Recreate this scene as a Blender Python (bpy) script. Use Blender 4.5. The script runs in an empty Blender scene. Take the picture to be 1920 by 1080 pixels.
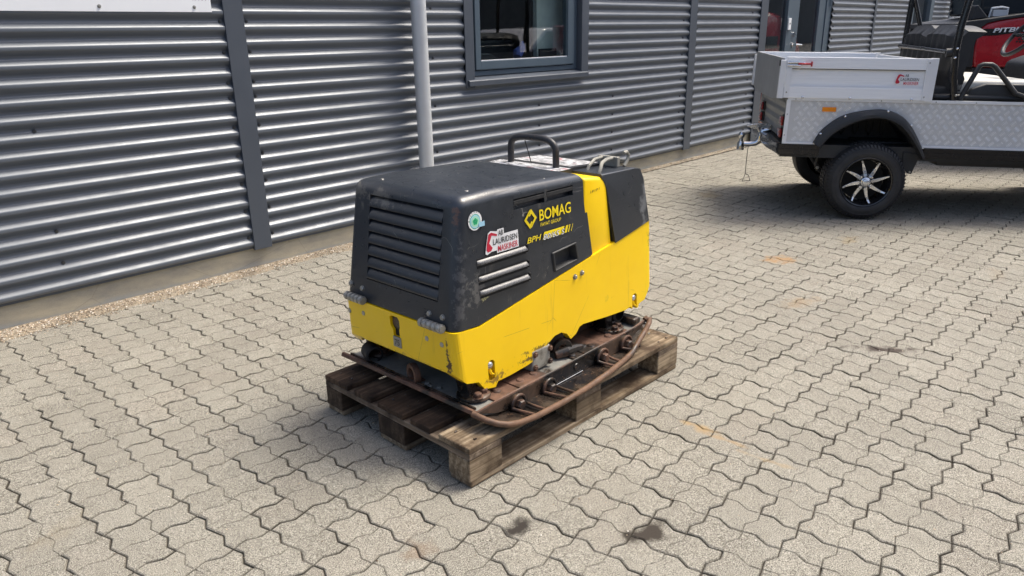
import bpy, bmesh, math, random
import numpy as np
from mathutils import Vector, Matrix, noise
from mathutils.geometry import tessellate_polygon

random.seed(7)
SC = bpy.context.scene
COL = SC.collection
PI = math.pi
R = math.radians

# ------------------------------------------------------------------ camera, sky, sun, exposure
yaw, pitch, roll = R(43.045), R(18.948), R(-1.011)
CAM = Vector((-1.378, -1.4815, 1.3622))
fwd = Vector((math.cos(yaw) * math.cos(pitch), math.sin(yaw) * math.cos(pitch), -math.sin(pitch)))
rgt = Vector((math.sin(yaw), -math.cos(yaw), 0))
upv = rgt.cross(fwd)
r2 = rgt * math.cos(roll) + upv * math.sin(roll)
u2 = -rgt * math.sin(roll) + upv * math.cos(roll)
cam_d = bpy.data.cameras.new('camera')
cam_d.sensor_width = 36.0
cam_d.lens = 1397.18 / 1920 * 36
cam_d.clip_start = 0.05
cam_d.clip_end = 500
cam = bpy.data.objects.new('camera', cam_d)
COL.objects.link(cam)
cam.matrix_world = Matrix(((r2.x, u2.x, -fwd.x, CAM.x), (r2.y, u2.y, -fwd.y, CAM.y), (r2.z, u2.z, -fwd.z, CAM.z), (0, 0, 0, 1)))
SC.camera = cam

SUN_AZ, SUN_EL = R(115), R(61)          # azimuth clockwise from +Y
world = bpy.data.worlds.new('World')
SC.world = world
world.use_nodes = True
wn = world.node_tree.nodes
sky = wn.new('ShaderNodeTexSky')
sky.sky_type = 'NISHITA'
sky.sun_disc = False
sky.sun_elevation = SUN_EL
sky.sun_rotation = SUN_AZ
sky.air_density = .9
sky.dust_density = 5.0
sky.ozone_density = .6
world.node_tree.links.new(sky.outputs[0], wn['Background'].inputs[0])
wn['Background'].inputs[1].default_value = 0.15
sl = bpy.data.lights.new('sun', 'SUN')
sl.energy = 2.05
sl.angle = R(20)
sl.color = (1.0, 0.96, 0.85)
so = bpy.data.objects.new('sun', sl)
COL.objects.link(so)
sd = Vector((math.sin(SUN_AZ) * math.cos(SUN_EL), math.cos(SUN_AZ) * math.cos(SUN_EL), math.sin(SUN_EL)))
so.rotation_euler = sd.to_track_quat('Z', 'Y').to_euler()
so.location = (0, 0, 12)
SC.view_settings.view_transform = 'Standard'
SC.view_settings.look = 'None'
SC.view_settings.exposure = 0.72
SC.view_settings.gamma = 1.0
SC.view_settings.use_curve_mapping = False

# ------------------------------------------------------------------ materials
def new_mat(name):
    m = bpy.data.materials.new(name)
    m.use_nodes = True
    nt = m.node_tree
    b = nt.nodes['Principled BSDF']
    return m, nt, b

def N(nt, typ, **kw):
    n = nt.nodes.new(typ)
    for k, v in kw.items():
        if k.startswith('i_'):
            key = k[2:]
            n.inputs[int(key) if key.isdigit() else key.replace('_', ' ')].default_value = v
        else:
            setattr(n, k, v)
    return n

def rgba(c): return (c[0], c[1], c[2], 1.0)

def mixc(nt, fac, a, b):
    n = nt.nodes.new('ShaderNodeMix'); n.data_type = 'RGBA'
    for sock, v in ((n.inputs[0], fac), (n.inputs[6], a), (n.inputs[7], b)):
        if isinstance(v, (int, float)): sock.default_value = v
        elif isinstance(v, tuple): sock.default_value = rgba(v)
        else: nt.links.new(v, sock)
    return n.outputs[2]

def ramp(nt, fac, lo, hi, a=0.0, b=1.0):
    n = nt.nodes.new('ShaderNodeMapRange')
    n.clamp = True
    n.inputs[1].default_value = lo; n.inputs[2].default_value = hi
    n.inputs[3].default_value = a; n.inputs[4].default_value = b
    nt.links.new(fac, n.inputs[0])
    return n.outputs[0]

def noise_out(nt, vec, scale, detail=4, rough=0.6, out=0):
    n = N(nt, 'ShaderNodeTexNoise')
    n.inputs['Scale'].default_value = scale; n.inputs['Detail'].default_value = detail; n.inputs['Roughness'].default_value = rough
    nt.links.new(vec, n.inputs['Vector'])
    return n.outputs[out]

def math_n(nt, op, a, b=None):
    n = N(nt, 'ShaderNodeMath', operation=op)
    for i, v in enumerate((a, b)):
        if v is None: continue
        if isinstance(v, (int, float)): n.inputs[i].default_value = v
        else: nt.links.new(v, n.inputs[i])
    return n.outputs[0]

def scaled(nt, vec, s):
    n = N(nt, 'ShaderNodeMapping'); n.inputs['Scale'].default_value = s
    nt.links.new(vec, n.inputs[0])
    return n.outputs[0]

def bump(nt, b, h, strength, dist=0.002):
    n = N(nt, 'ShaderNodeBump'); n.inputs['Strength'].default_value = strength; n.inputs['Distance'].default_value = dist
    nt.links.new(h, n.inputs['Height']); nt.links.new(n.outputs[0], b.inputs['Normal'])

def simple(name, col, rough=0.5, metal=0.0, var=0.15, vscale=6, bstr=0.0, bscale=200, wear=None, wear_amt=0.0, wear_scale=14, coat=0.0, stretch=None, spec=None):
    """painted / plastic / metal surface with soft tone variation, roughness variation, optional wear colour"""
    m, nt, b = new_mat(name)
    tc = N(nt, 'ShaderNodeTexCoord').outputs['Object']
    if stretch: tc = scaled(nt, tc, stretch)
    n1 = noise_out(nt, tc, vscale, 5)
    dark = tuple(c * (1 - var) for c in col); light = tuple(min(1, c * (1 + var)) for c in col)
    c = mixc(nt, ramp(nt, n1, .3, .7), dark, light)
    if wear:
        n2 = noise_out(nt, tc, wear_scale, 8, .7)
        th = 0.72 - wear_amt * .4
        c = mixc(nt, ramp(nt, n2, th, th + .06), c, wear)
    nt.links.new(c, b.inputs['Base Color'])
    n3 = noise_out(nt, tc, vscale * 4, 4)
    nt.links.new(ramp(nt, n3, .3, .7, max(0, rough - .07), min(1, rough + .09)), b.inputs['Roughness'])
    b.inputs['Metallic'].default_value = metal
    if coat: b.inputs['Coat Weight'].default_value = coat
    if spec is not None: b.inputs['Specular IOR Level'].default_value = spec
    if bstr:
        bump(nt, b, noise_out(nt, tc, bscale, 3), bstr)
    return m

M = {}
M['cladding'] = simple('grey_cladding_paint', (.118, .135, .160), .35, .08, .04, 1.5, spec=.6)
M['trim'] = simple('grey_trim_paint', (.066, .078, .098), .4, 0, .05, 2)
M['frame_paint'] = simple('blue_grey_frame_paint', (.075, .105, .135), .35, 0, .05, 2)
M['galv'] = simple('galvanised_steel', (.60, .62, .64), .42, .35, .08, 5, bstr=.04, bscale=60)
M['white_sheet'] = simple('white_sign_sheet', (.82, .84, .86), .4, 0, .02, 2)
M['black_rubber'] = simple('black_rubber', (.018, .018, .019), .62, 0, .25, 10, bstr=.3, bscale=150)
M['tyre'] = simple('tyre_rubber', (.024, .024, .026), .6, 0, .3, 12, bstr=.2, bscale=120)
M['black_plastic'] = simple('black_plastic', (.022, .023, .025), .48, 0, .15, 10, bstr=.25, bscale=500)
M['black_gloss'] = simple('black_powder_coat', (.012, .012, .013), .22, 0, .1, 5, coat=.3)
M['alu'] = simple('brushed_aluminium', (.88, .89, .91), .45, .12, .05, 3, bstr=.06, bscale=120, stretch=(1, 1, 30))
M['chequer'] = simple('chequer_plate_base', (.60, .60, .60), .42, .15, .05, 3)
M['tread'] = simple('chequer_plate_tread', (.92, .92, .92), .3, .2, .03, 3)
M['alu_edge'] = simple('aluminium_profile', (.84, .85, .87), .35, .25, .04, 3)
M['alu_dark'] = simple('aluminium_tailgate', (.40, .41, .42), .42, .7, .06, 3)
M['chrome'] = simple('chrome', (.75, .75, .76), .12, 1.0, .03, 5)
M['machined'] = simple('machined_alloy', (.72, .73, .74), .25, .9, .04, 5)
M['red_light'] = simple('red_tail_lens', (.28, .01, .012), .15, 0, .1, 5, coat=.6)
M['orange_light'] = simple('orange_reflector', (.85, .26, .01), .2, 0, .1, 60, coat=.5)
M['red_paint'] = simple('red_paint', (.42, .012, .022), .25, 0, .05, 2, coat=.6)
M['white_vinyl'] = simple('pale_seat_vinyl', (.55, .54, .50), .5, 0, .05, 8)
M['screw'] = simple('grey_screw', (.10, .105, .11), .35, .6, .05, 20)
M['bolt'] = simple('dull_zinc', (.40, .39, .36), .42, .8, .2, 60, bstr=.1, bscale=200)
M['dark'] = simple('dark_void', (.012, .012, .012), .8)
M['grey_metal'] = simple('grey_cast_latch', (.30, .29, .25), .55, .3, .15, 40)
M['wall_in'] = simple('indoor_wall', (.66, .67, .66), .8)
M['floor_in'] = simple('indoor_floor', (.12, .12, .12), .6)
M['black_office'] = simple('black_office_plastic', (.02, .022, .03), .4)
M['blue'] = simple('blue_cloth', (.05, .08, .35), .7)
M['lime'] = simple('lime_plastic', (.2, .4, .08), .5)
M['print_black'] = simple('black_print', (.02, .02, .02), .5)
M['print_white'] = simple('white_print', (.80, .80, .80), .45)
M['print_red'] = simple('red_print', (.55, .02, .05), .45)
M['print_yellow'] = simple('yellow_print', (.85, .66, .01), .45)
M['print_green'] = simple('green_print', (.03, .42, .18), .45)
M['print_blue'] = simple('pale_blue_print', (.35, .6, .75), .45)
M['red_handle'] = simple('red_latch_handle', (.45, .02, .03), .35)
M['car_silver'] = simple('silver_car_paint', (.55, .56, .58), .25, .4, .03, 2, coat=.7)
M['car_glass'] = simple('car_glass', (.02, .025, .03), .06, 0, .1, 2)
M['hedge'] = simple('hedge_leaves', (.05, .085, .03), .7, 0, .5, 3, bstr=.5, bscale=12)
M['far_wall'] = simple('opposite_wall_paint', (.16, .17, .17), .7, 0, .1, 1)
M['asphalt'] = simple('asphalt', (.06, .06, .06), .85, 0, .2, 2)
M['cable'] = simple('black_cable', (.01, .01, .01), .5)
M['grille'] = simple('black_mesh_grille', (.015, .015, .016), .6, 0, .2, 40, bstr=.8, bscale=300)

def spot(nt, tc, c, r, ns, amt, th=.0):
    """ragged worn patch at a fixed place on the object"""
    mp = N(nt, 'ShaderNodeMapping', vector_type='TEXTURE')
    mp.inputs['Location'].default_value = c; mp.inputs['Scale'].default_value = r
    nt.links.new(tc, mp.inputs[0])
    ln = N(nt, 'ShaderNodeVectorMath', operation='LENGTH'); nt.links.new(mp.outputs[0], ln.inputs[0])
    d = math_n(nt, 'ADD', ln.outputs['Value'], math_n(nt, 'MULTIPLY', math_n(nt, 'SUBTRACT', noise_out(nt, tc, ns, 7, .75), .46), 6.0))
    return math_n(nt, 'MULTIPLY', ramp(nt, d, .70, 1.05, 1, 0), amt)

def black_hood_mat():
    m, nt, b = new_mat('black_textured_hood')
    tc = N(nt, 'ShaderNodeTexCoord').outputs['Object']
    n1 = noise_out(nt, tc, 5, 6, .6)
    c = mixc(nt, ramp(nt, n1, .35, .7), (.014, .018, .024), (.021, .026, .034))
    # pale rub marks along stretched noise (scratches)
    s1 = noise_out(nt, scaled(nt, tc, (3, 60, 60)), 1.0, 3, .5)
    s2 = noise_out(nt, tc, 3.0, 3, .5)
    msk = math_n(nt, 'MULTIPLY', ramp(nt, s1, .66, .70), ramp(nt, s2, .5, .62))
    c = mixc(nt, math_n(nt, 'MULTIPLY', msk, .8), c, (.17, .17, .17))
    d = noise_out(nt, scaled(nt, tc, (1, 1, .5)), 16, 8, .72)
    c = mixc(nt, math_n(nt, 'MULTIPLY', ramp(nt, d, .60, .72), .42), c, (.19, .175, .15))
    # thin scratches
    w = N(nt, 'ShaderNodeTexVoronoi', feature='DISTANCE_TO_EDGE'); w.inputs['Scale'].default_value = 3.2
    wv = N(nt, 'ShaderNodeVectorMath', operation='ADD')
    nt.links.new(tc, wv.inputs[0])
    nn = N(nt, 'ShaderNodeTexNoise'); nn.inputs['Scale'].default_value = 6; nt.links.new(tc, nn.inputs['Vector'])
    sc = N(nt, 'ShaderNodeVectorMath', operation='SCALE'); sc.inputs['Scale'].default_value = .35
    nt.links.new(nn.outputs['Color'], sc.inputs[0]); nt.links.new(sc.outputs[0], wv.inputs[1])
    nt.links.new(wv.outputs[0], w.inputs['Vector'])
    line = ramp(nt, w.outputs[0], 0.0, .004, 1, 0)
    gate = ramp(nt, noise_out(nt, tc, 9, 2), .55, .60)
    c = mixc(nt, math_n(nt, 'MULTIPLY', math_n(nt, 'MULTIPLY', line, gate), .9), c, (.30, .29, .26))
    c = mixc(nt, spot(nt, tc, (.142, .172, .835), (.018, .016, .045), 50, .75), c, (.13, .06, .035))
    c = mixc(nt, spot(nt, tc, (.125, .60, .845), (.05, .16, .035), 14, .7), c, (.17, .155, .13))
    c = mixc(nt, spot(nt, tc, (.12, .145, .64), (.03, .02, .20), 45, .35), c, (.16, .16, .165))
    c = mixc(nt, spot(nt, tc, (.20, .145, .58), (.04, .02, .06), 34, .4), c, (.22, .21, .19))
    c = mixc(nt, spot(nt, tc, (1.15, .15, .72), (.03, .03, .14), 9, .6), c, (.20, .21, .22))
    c = mixc(nt, spot(nt, tc, (.235, .142, .55), (.02, .02, .012), 60, .9), c, (.55, .50, .22))
    nt.links.new(c, b.inputs['Base Color'])
    nt.links.new(ramp(nt, noise_out(nt, tc, 30, 4), .3, .7, .26, .40), b.inputs['Roughness'])
    b.inputs['Specular IOR Level'].default_value = .85
    bump(nt, b, noise_out(nt, tc, 420, 2), .6, .0007)
    return m
M['hood'] = black_hood_mat()
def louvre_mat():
    m, nt, b = new_mat('glint_speckled_louvre_paint')
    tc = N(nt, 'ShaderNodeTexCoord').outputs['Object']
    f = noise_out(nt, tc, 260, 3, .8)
    c = mixc(nt, ramp(nt, f, .42, .62), (.04, .041, .043), (.20, .195, .19))  # pale speckle puts sun glints into the louvre colour
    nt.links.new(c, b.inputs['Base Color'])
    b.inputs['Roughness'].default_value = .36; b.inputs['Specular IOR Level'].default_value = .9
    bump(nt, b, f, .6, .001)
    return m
M['louvre_glint'] = louvre_mat()

def yellow_mat():
    m, nt, b = new_mat('yellow_machine_paint')
    tc = N(nt, 'ShaderNodeTexCoord').outputs['Object']
    c = mixc(nt, ramp(nt, noise_out(nt, tc, 4, 4), .3, .7), (.91, .575, .002), (.98, .64, .003))
    # drips and rust chips
    st = noise_out(nt, scaled(nt, tc, (26, 26, 2.2)), 1.0, 6, .65)
    c = mixc(nt, math_n(nt, 'MULTIPLY', ramp(nt, st, .62, .72), .30), c, (.42, .26, .03))
    ch = noise_out(nt, tc, 30, 8, .75)
    sel = noise_out(nt, tc, 2.6, 2, .5)
    chips = math_n(nt, 'MULTIPLY', ramp(nt, ch, .68, .70), ramp(nt, sel, .54, .6))
    c = mixc(nt, chips, c, (.055, .03, .018))
    w = N(nt, 'ShaderNodeTexVoronoi', feature='DISTANCE_TO_EDGE'); w.inputs['Scale'].default_value = 2.3
    nt.links.new(tc, w.inputs['Vector'])
    line = math_n(nt, 'MULTIPLY', ramp(nt, w.outputs[0], 0.0, .0022, 1, 0), ramp(nt, noise_out(nt, tc, 6, 2), .52, .56))
    c = mixc(nt, math_n(nt, 'MULTIPLY', line, .65), c, (.12, .09, .03))
    for (p, r, ns, am, col) in (((.09, .172, .34), (.04, .012, .07), 60, 1, (.07, .03, .018)), ((.09, .176, .40), (.04, .006, .05), 70, .9, (.10, .05, .02)),
                                ((1.21, .14, .56), (.02, .03, .07), 60, 1, (.03, .025, .02)), ((.50, .13, .285), (.10, .02, .012), 50, .8, (.10, .07, .02)),
                                ((.42, .13, .262), (.05, .02, .012), 80, .9, (.10, .06, .02)), ((.90, .13, .36), (.03, .02, .015), 30, .3, (.50, .36, .02)),
                                ((.09, .43, .31), (.02, .25, .012), 40, .5, (.45, .30, .05)), ((.26, .13, .25), (.06, .02, .02), 60, .8, (.14, .08, .03))):
        c = mixc(nt, spot(nt, tc, p, r, ns, am), c, col)
    nt.links.new(c, b.inputs['Base Color'])
    nt.links.new(ramp(nt, noise_out(nt, tc, 18, 4), .3, .7, .3, .46), b.inputs['Roughness'])
    bump(nt, b, noise_out(nt, tc, 60, 3), .04, .002)
    return m
M['yellow'] = yellow_mat()

def rust_mat(name, a, bcol, cblack, k=.5, rough=.75):
    m, nt, b = new_mat(name)
    tc = N(nt, 'ShaderNodeTexCoord').outputs['Object']
    n1 = noise_out(nt, tc, 22, 9, .72)
    c = mixc(nt, ramp(nt, n1, .35, .65), a, bcol)
    n2 = noise_out(nt, tc, 7, 7, .65)
    c = mixc(nt, ramp(nt, n2, k, k + .12), c, cblack)
    n3 = noise_out(nt, tc, 90, 4, .7)
    c = mixc(nt, math_n(nt, 'MULTIPLY', ramp(nt, n3, .62, .7), .5), c, (.30, .16, .08))
    nt.links.new(c, b.inputs['Base Color'])
    nt.links.new(ramp(nt, n2, k - .05, k + .12, rough, rough - .4), b.inputs['Roughness'])
    bump(nt, b, n1, .5, .002)
    return m
M['rust'] = rust_mat('rusty_steel', (.075, .036, .022), (.155, .08, .05), (.020, .017, .015), .47)
M['rust_bar'] = rust_mat('rusty_bar_steel', (.090, .048, .028), (.180, .100, .058), (.030, .022, .017), .52)
M['oily'] = rust_mat('oily_black_steel', (.05, .034, .024), (.10, .06, .038), (.012, .011, .010), .44, .55)
M['wet_black'] = rust_mat('wet_black_steel', (.022, .018, .015), (.05, .032, .022), (.010, .009, .009), .45, .45)
M['plate_grey'] = rust_mat('worn_grey_plate', (.15, .15, .14), (.24, .235, .21), (.05, .04, .033), .57, .6)
M['grey_box'] = rust_mat('worn_light_grey_casting', (.22, .21, .18), (.34, .32, .27), (.06, .045, .032), .50, .6)

def wood_mat(name, c1, c2, c3, grain=(1, 40, 40)):
    m, nt, b = new_mat(name)
    tc0 = N(nt, 'ShaderNodeTexCoord').outputs['Object']
    oi = N(nt, 'ShaderNodeObjectInfo')
    ad = N(nt, 'ShaderNodeVectorMath', operation='ADD')
    sc = N(nt, 'ShaderNodeVectorMath', operation='SCALE'); sc.inputs['Scale'].default_value = 1.0
    cmb = N(nt, 'ShaderNodeCombineXYZ')
    nt.links.new(math_n(nt, 'MULTIPLY', oi.outputs['Random'], 13.0), cmb.inputs[0])
    nt.links.new(math_n(nt, 'MULTIPLY', oi.outputs['Random'], 37.0), cmb.inputs[1])
    nt.links.new(tc0, ad.inputs[0]); nt.links.new(cmb.outputs[0], ad.inputs[1])
    tc = ad.outputs[0]
    g = scaled(nt, tc, grain)
    w = N(nt, 'ShaderNodeTexWave', wave_type='BANDS', bands_direction='Y')
    w.inputs['Scale'].default_value = .7; w.inputs['Distortion'].default_value = 9; w.inputs['Detail'].default_value = 4; w.inputs['Detail Scale'].default_value = 1.2
    nt.links.new(scaled(nt, tc, (grain[0] * .9, grain[1] * .35, grain[2] * .35)), w.inputs['Vector'])
    n1 = noise_out(nt, g, 2.2, 8, .65)
    c = mixc(nt, ramp(nt, n1, .38, .62), c1, c2)
    c = mixc(nt, math_n(nt, 'MULTIPLY', ramp(nt, w.outputs['Fac'], .1, .6, 1, 0), .45), c, tuple(x * .45 for x in c1))
    n2 = noise_out(nt, tc, 6, 7, .65)
    c = mixc(nt, ramp(nt, n2, .44, .62), c, c3)
    c = mixc(nt, math_n(nt, 'MULTIPLY', oi.outputs['Random'], .3), c, tuple(x * .6 for x in c1))
    nt.links.new(c, b.inputs['Base Color'])
    b.inputs['Roughness'].default_value = .82
    b.inputs['Specular IOR Level'].default_value = .25
    bump(nt, b, n1, .5, .003)
    return m
M['wood'] = wood_mat('weathered_pallet_wood', (.20, .14, .082), (.44, .35, .24), (.06, .038, .023))
M['wood_y'] = wood_mat('weathered_pallet_wood_cross', (.15, .11, .075), (.27, .21, .155), (.05, .035, .025), (40, 1, 40))
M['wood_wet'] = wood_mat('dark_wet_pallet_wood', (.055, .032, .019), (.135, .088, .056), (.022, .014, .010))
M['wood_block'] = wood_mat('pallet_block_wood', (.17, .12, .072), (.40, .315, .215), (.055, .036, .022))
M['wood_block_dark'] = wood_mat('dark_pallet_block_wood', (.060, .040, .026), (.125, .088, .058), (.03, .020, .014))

def glass_mat(name, tint, refl=1.0):
    m = bpy.data.materials.new(name); m.use_nodes = True
    nt = m.node_tree; nt.nodes.clear()
    out = N(nt, 'ShaderNodeOutputMaterial')
    tr = N(nt, 'ShaderNodeBsdfTransparent'); tr.inputs[0].default_value = rgba(tint)
    gl = N(nt, 'ShaderNodeBsdfGlossy'); gl.inputs['Roughness'].default_value = .01; gl.inputs[0].default_value = (1, 1, 1, 1)
    fr = N(nt, 'ShaderNodeFresnel'); fr.inputs[0].default_value = 1.55
    mx = N(nt, 'ShaderNodeMixShader')
    geo = N(nt, 'ShaderNodeNewGeometry')
    f2 = math_n(nt, 'MULTIPLY', math_n(nt, 'MULTIPLY', fr.outputs[0], 1.5 * refl), math_n(nt, 'SUBTRACT', 1.0, geo.outputs['Backfacing']))
    nt.links.new(f2, mx.inputs[0]); nt.links.new(tr.outputs[0], mx.inputs[1]); nt.links.new(gl.outputs[0], mx.inputs[2])
    nt.links.new(mx.outputs[0], out.inputs[0])
    return m
M['glass'] = glass_mat('window_glass', (.72, .78, .78))

# world-space paving stains: (x, y, rx, ry, rot, colour, strength)
STAINS = [
    (2.98, .323, .11, .075, -.7, (.36, .21, .09), .75),
    (-.031, -.239, .055, .035, .3, (.038, .032, .026), 1.0),
    (.184, -.538, .085, .045, -.5, (.050, .041, .032), 1.0),
    (1.98, -.627, .15, .03, -1.0, (.060, .045, .038), .95),
    (.82, -.341, .09, .018, -1.5, (.38, .26, .12), .7),
    (.80, -.45, .09, .014, -1.5, (.36, .25, .13), .6),
    (.77, -.62, .09, .013, -1.5, (.34, .25, .14), .5),
    (2.336, -.081, .13, .06, -.3, (.30, .21, .12), .5),
    (3.485, -.751, .12, .05, .3, (.26, .20, .13), .3),
    (-.95, .75, .10, .05, .4, (.28, .24, .17), .3),
    (3.709, .164, .12, .06, .1, (.32, .23, .10), .35),
    (-.30, -.10, .06, .04, .5, (.20, .13, .08), .45),
    (4.455, 1.604, .14, .10, .5, (.26, .20, .10), .4),
]

def paver_mat():
    m, nt, b = new_mat('concrete_paver')
    geo = N(nt, 'ShaderNodeNewGeometry')
    pos = geo.outputs['Position']
    at = N(nt, 'ShaderNodeAttribute', attribute_name='tone')
    tone = at.outputs['Fac']
    c = mixc(nt, tone, (.212, .197, .160), (.300, .281, .230))
    pk = ramp(nt, math_n(nt, 'FRACT', math_n(nt, 'MULTIPLY', tone, 17.3)), .8, 1)
    c = mixc(nt, math_n(nt, 'MULTIPLY', pk, .2), c, (.27, .20, .155))
    big = noise_out(nt, pos, 1.6, 5, .6)
    c = mixc(nt, ramp(nt, big, .35, .65, .0, .5), c, (.155, .145, .118))
    bl = noise_out(nt, pos, 14, 6, .7)
    c = mixc(nt, ramp(nt, bl, .48, .66, 0, .45), c, (.125, .115, .095))
    c = mixc(nt, ramp(nt, noise_out(nt, pos, 3.1, 6, .7), .50, .66, 0, .35), c, (.34, .325, .275))
    # aggregate: dark and light grains
    v = N(nt, 'ShaderNodeTexVoronoi'); v.inputs['Scale'].default_value = 170; nt.links.new(pos, v.inputs['Vector'])
    sep = N(nt, 'ShaderNodeSeparateColor'); nt.links.new(v.outputs['Color'], sep.inputs[0])
    dk = math_n(nt, 'MULTIPLY', ramp(nt, sep.outputs[0], .78, .80), ramp(nt, v.outputs['Distance'], .25, .55, 1, 0))
    lt = math_n(nt, 'MULTIPLY', ramp(nt, sep.outputs[1], .84, .86), ramp(nt, v.outputs['Distance'], .25, .55, 1, 0))
    c = mixc(nt, math_n(nt, 'MULTIPLY', dk, .95), c, (.075, .068, .06))
    c = mixc(nt, math_n(nt, 'MULTIPLY', lt, .45), c, (.52, .49, .43))
    fine = noise_out(nt, pos, 330, 4, .85)
    c = mixc(nt, ramp(nt, fine, .50, .62, 0, .85), c, (.62, .585, .50))
    c = mixc(nt, ramp(nt, fine, .50, .38, 0, .9), c, (.06, .054, .044))
    spl = noise_out(nt, pos, 34, 4, .5)
    c = mixc(nt, math_n(nt, 'MULTIPLY', ramp(nt, spl, .74, .77), .8), c, (.07, .06, .05))
    c = mixc(nt, math_n(nt, 'MULTIPLY', ramp(nt, noise_out(nt, pos, 11, 5, .75), .70, .78), .55), c, (.30, .17, .12))
    c = mixc(nt, math_n(nt, 'MULTIPLY', ramp(nt, noise_out(nt, scaled(nt, pos, (1, 1.7, 1)), 9, 6, .75), .70, .76), .55), c, (.60, .58, .54))
    dt = N(nt, 'ShaderNodeAttribute', attribute_name='dirt')
    dv = ramp(nt, noise_out(nt, pos, 5.5, 4), .36, .6, .15, .9)
    c = mixc(nt, math_n(nt, 'MULTIPLY', dt.outputs['Fac'], dv), c, (.045, .038, .028))
    # placed stains
    warp = N(nt, 'ShaderNodeTexNoise'); warp.inputs['Scale'].default_value = 18; warp.inputs['Detail'].default_value = 5
    nt.links.new(pos, warp.inputs['Vector'])
    for (x, y, rx, ry, rot, col, s) in STAINS:
        mp = N(nt, 'ShaderNodeMapping', vector_type='TEXTURE')
        mp.inputs['Location'].default_value = (x, y, 0); mp.inputs['Rotation'].default_value = (0, 0, rot); mp.inputs['Scale'].default_value = (rx, ry, 1)
        nt.links.new(pos, mp.inputs[0])
        ln = N(nt, 'ShaderNodeVectorMath', operation='LENGTH'); nt.links.new(mp.outputs[0], ln.inputs[0])
        d = math_n(nt, 'ADD', ln.outputs['Value'], math_n(nt, 'MULTIPLY', math_n(nt, 'SUBTRACT', warp.outputs[0], .5), 3.2))
        c = mixc(nt, math_n(nt, 'MULTIPLY', ramp(nt, d, .35, 1.2, 1, 0), s), c, col)
    nt.links.new(c, b.inputs['Base Color'])
    b.inputs['Roughness'].default_value = .88
    b.inputs['Specular IOR Level'].default_value = .3
    h = math_n(nt, 'ADD', fine, math_n(nt, 'MULTIPLY', bl, .6))
    bump(nt, b, h, .8, .003)
    return m
M['paver'] = paver_mat()

def sand_mat(name, a, b_, c_, scale=160):
    m, nt, b = new_mat(name)
    pos = N(nt, 'ShaderNodeNewGeometry').outputs['Position']
    v = N(nt, 'ShaderNodeTexVoronoi'); v.inputs['Scale'].default_value = scale; nt.links.new(pos, v.inputs['Vector'])
    sep = N(nt, 'ShaderNodeSeparateColor'); nt.links.new(v.outputs['Color'], sep.inputs[0])
    c = mixc(nt, sep.outputs[0], a, b_)
    c = mixc(nt, ramp(nt, sep.outputs[1], .75, .8), c, c_)
    c = mixc(nt, ramp(nt, noise_out(nt, pos, 5, 5), .4, .65, 0, .6), c, tuple(x * .55 for x in a))
    nt.links.new(c, b.inputs['Base Color'])
    b.inputs['Roughness'].default_value = .9
    bump(nt, b, v.outputs['Distance'], .8, .004)
    return m
M['sand'] = sand_mat('joint_sand', (.04, .034, .025), (.07, .058, .042), (.13, .105, .08), 300)
M['gravel'] = sand_mat('tan_gravel', (.30, .21, .12), (.52, .40, .26), (.70, .60, .46), 120)
M['stone'] = sand_mat('gravel_stone', (.34, .24, .14), (.55, .44, .30), (.72, .64, .52), 90)
M['grit'] = sand_mat('sandy_grit', (.27, .225, .165), (.42, .36, .27), (.52, .44, .33), 420)

def stone_mat():
    m, nt, b = new_mat('gravel_stone')
    g = N(nt, 'ShaderNodeNewGeometry')
    r_ = g.outputs['Random Per Island']
    c = mixc(nt, r_, (.10, .065, .035), (.62, .50, .36))
    c = mixc(nt, ramp(nt, math_n(nt, 'FRACT', math_n(nt, 'MULTIPLY', r_, 23.7)), .82, .86), c, (.75, .70, .62))
    nt.links.new(c, b.inputs['Base Color'])
    b.inputs['Roughness'].default_value = .7
    return m
M['stone'] = stone_mat()

def plinth_mat():
    m, nt, b = new_mat('cast_concrete_plinth')
    pos = N(nt, 'ShaderNodeNewGeometry').outputs['Position']
    sep = N(nt, 'ShaderNodeSeparateXYZ'); nt.links.new(pos, sep.inputs[0])
    n1 = noise_out(nt, scaled(nt, pos, (1, 1, 3)), 2.6, 6, .65)
    c = mixc(nt, ramp(nt, n1, .35, .65), (.27, .26, .225), (.47, .42, .31))
    w = math_n(nt, 'ADD', sep.outputs[2], math_n(nt, 'MULTIPLY', n1, .09))
    c = mixc(nt, ramp(nt, w, .09, .06, 0, .75), c, (.33, .35, .35))
    c = mixc(nt, ramp(nt, w, .062, .045, 0, .6), c, (.16, .13, .09))
    f = noise_out(nt, pos, 240, 4, .8)
    c = mixc(nt, ramp(nt, f, .55, .75, 0, .5), c, (.58, .54, .45))
    c = mixc(nt, ramp(nt, f, .4, .25, 0, .6), c, (.14, .12, .09))
    cr = N(nt, 'ShaderNodeTexVoronoi', feature='DISTANCE_TO_EDGE'); cr.inputs['Scale'].default_value = 1.7; nt.links.new(pos, cr.inputs['Vector'])
    c = mixc(nt, math_n(nt, 'MULTIPLY', ramp(nt, cr.outputs[0], 0, .004, 1, 0), .35), c, (.16, .14, .11))
    nt.links.new(c, b.inputs['Base Color'])
    b.inputs['Roughness'].default_value = .9
    bump(nt, b, f, .5, .003)
    return m
M['plinth'] = plinth_mat()

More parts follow.
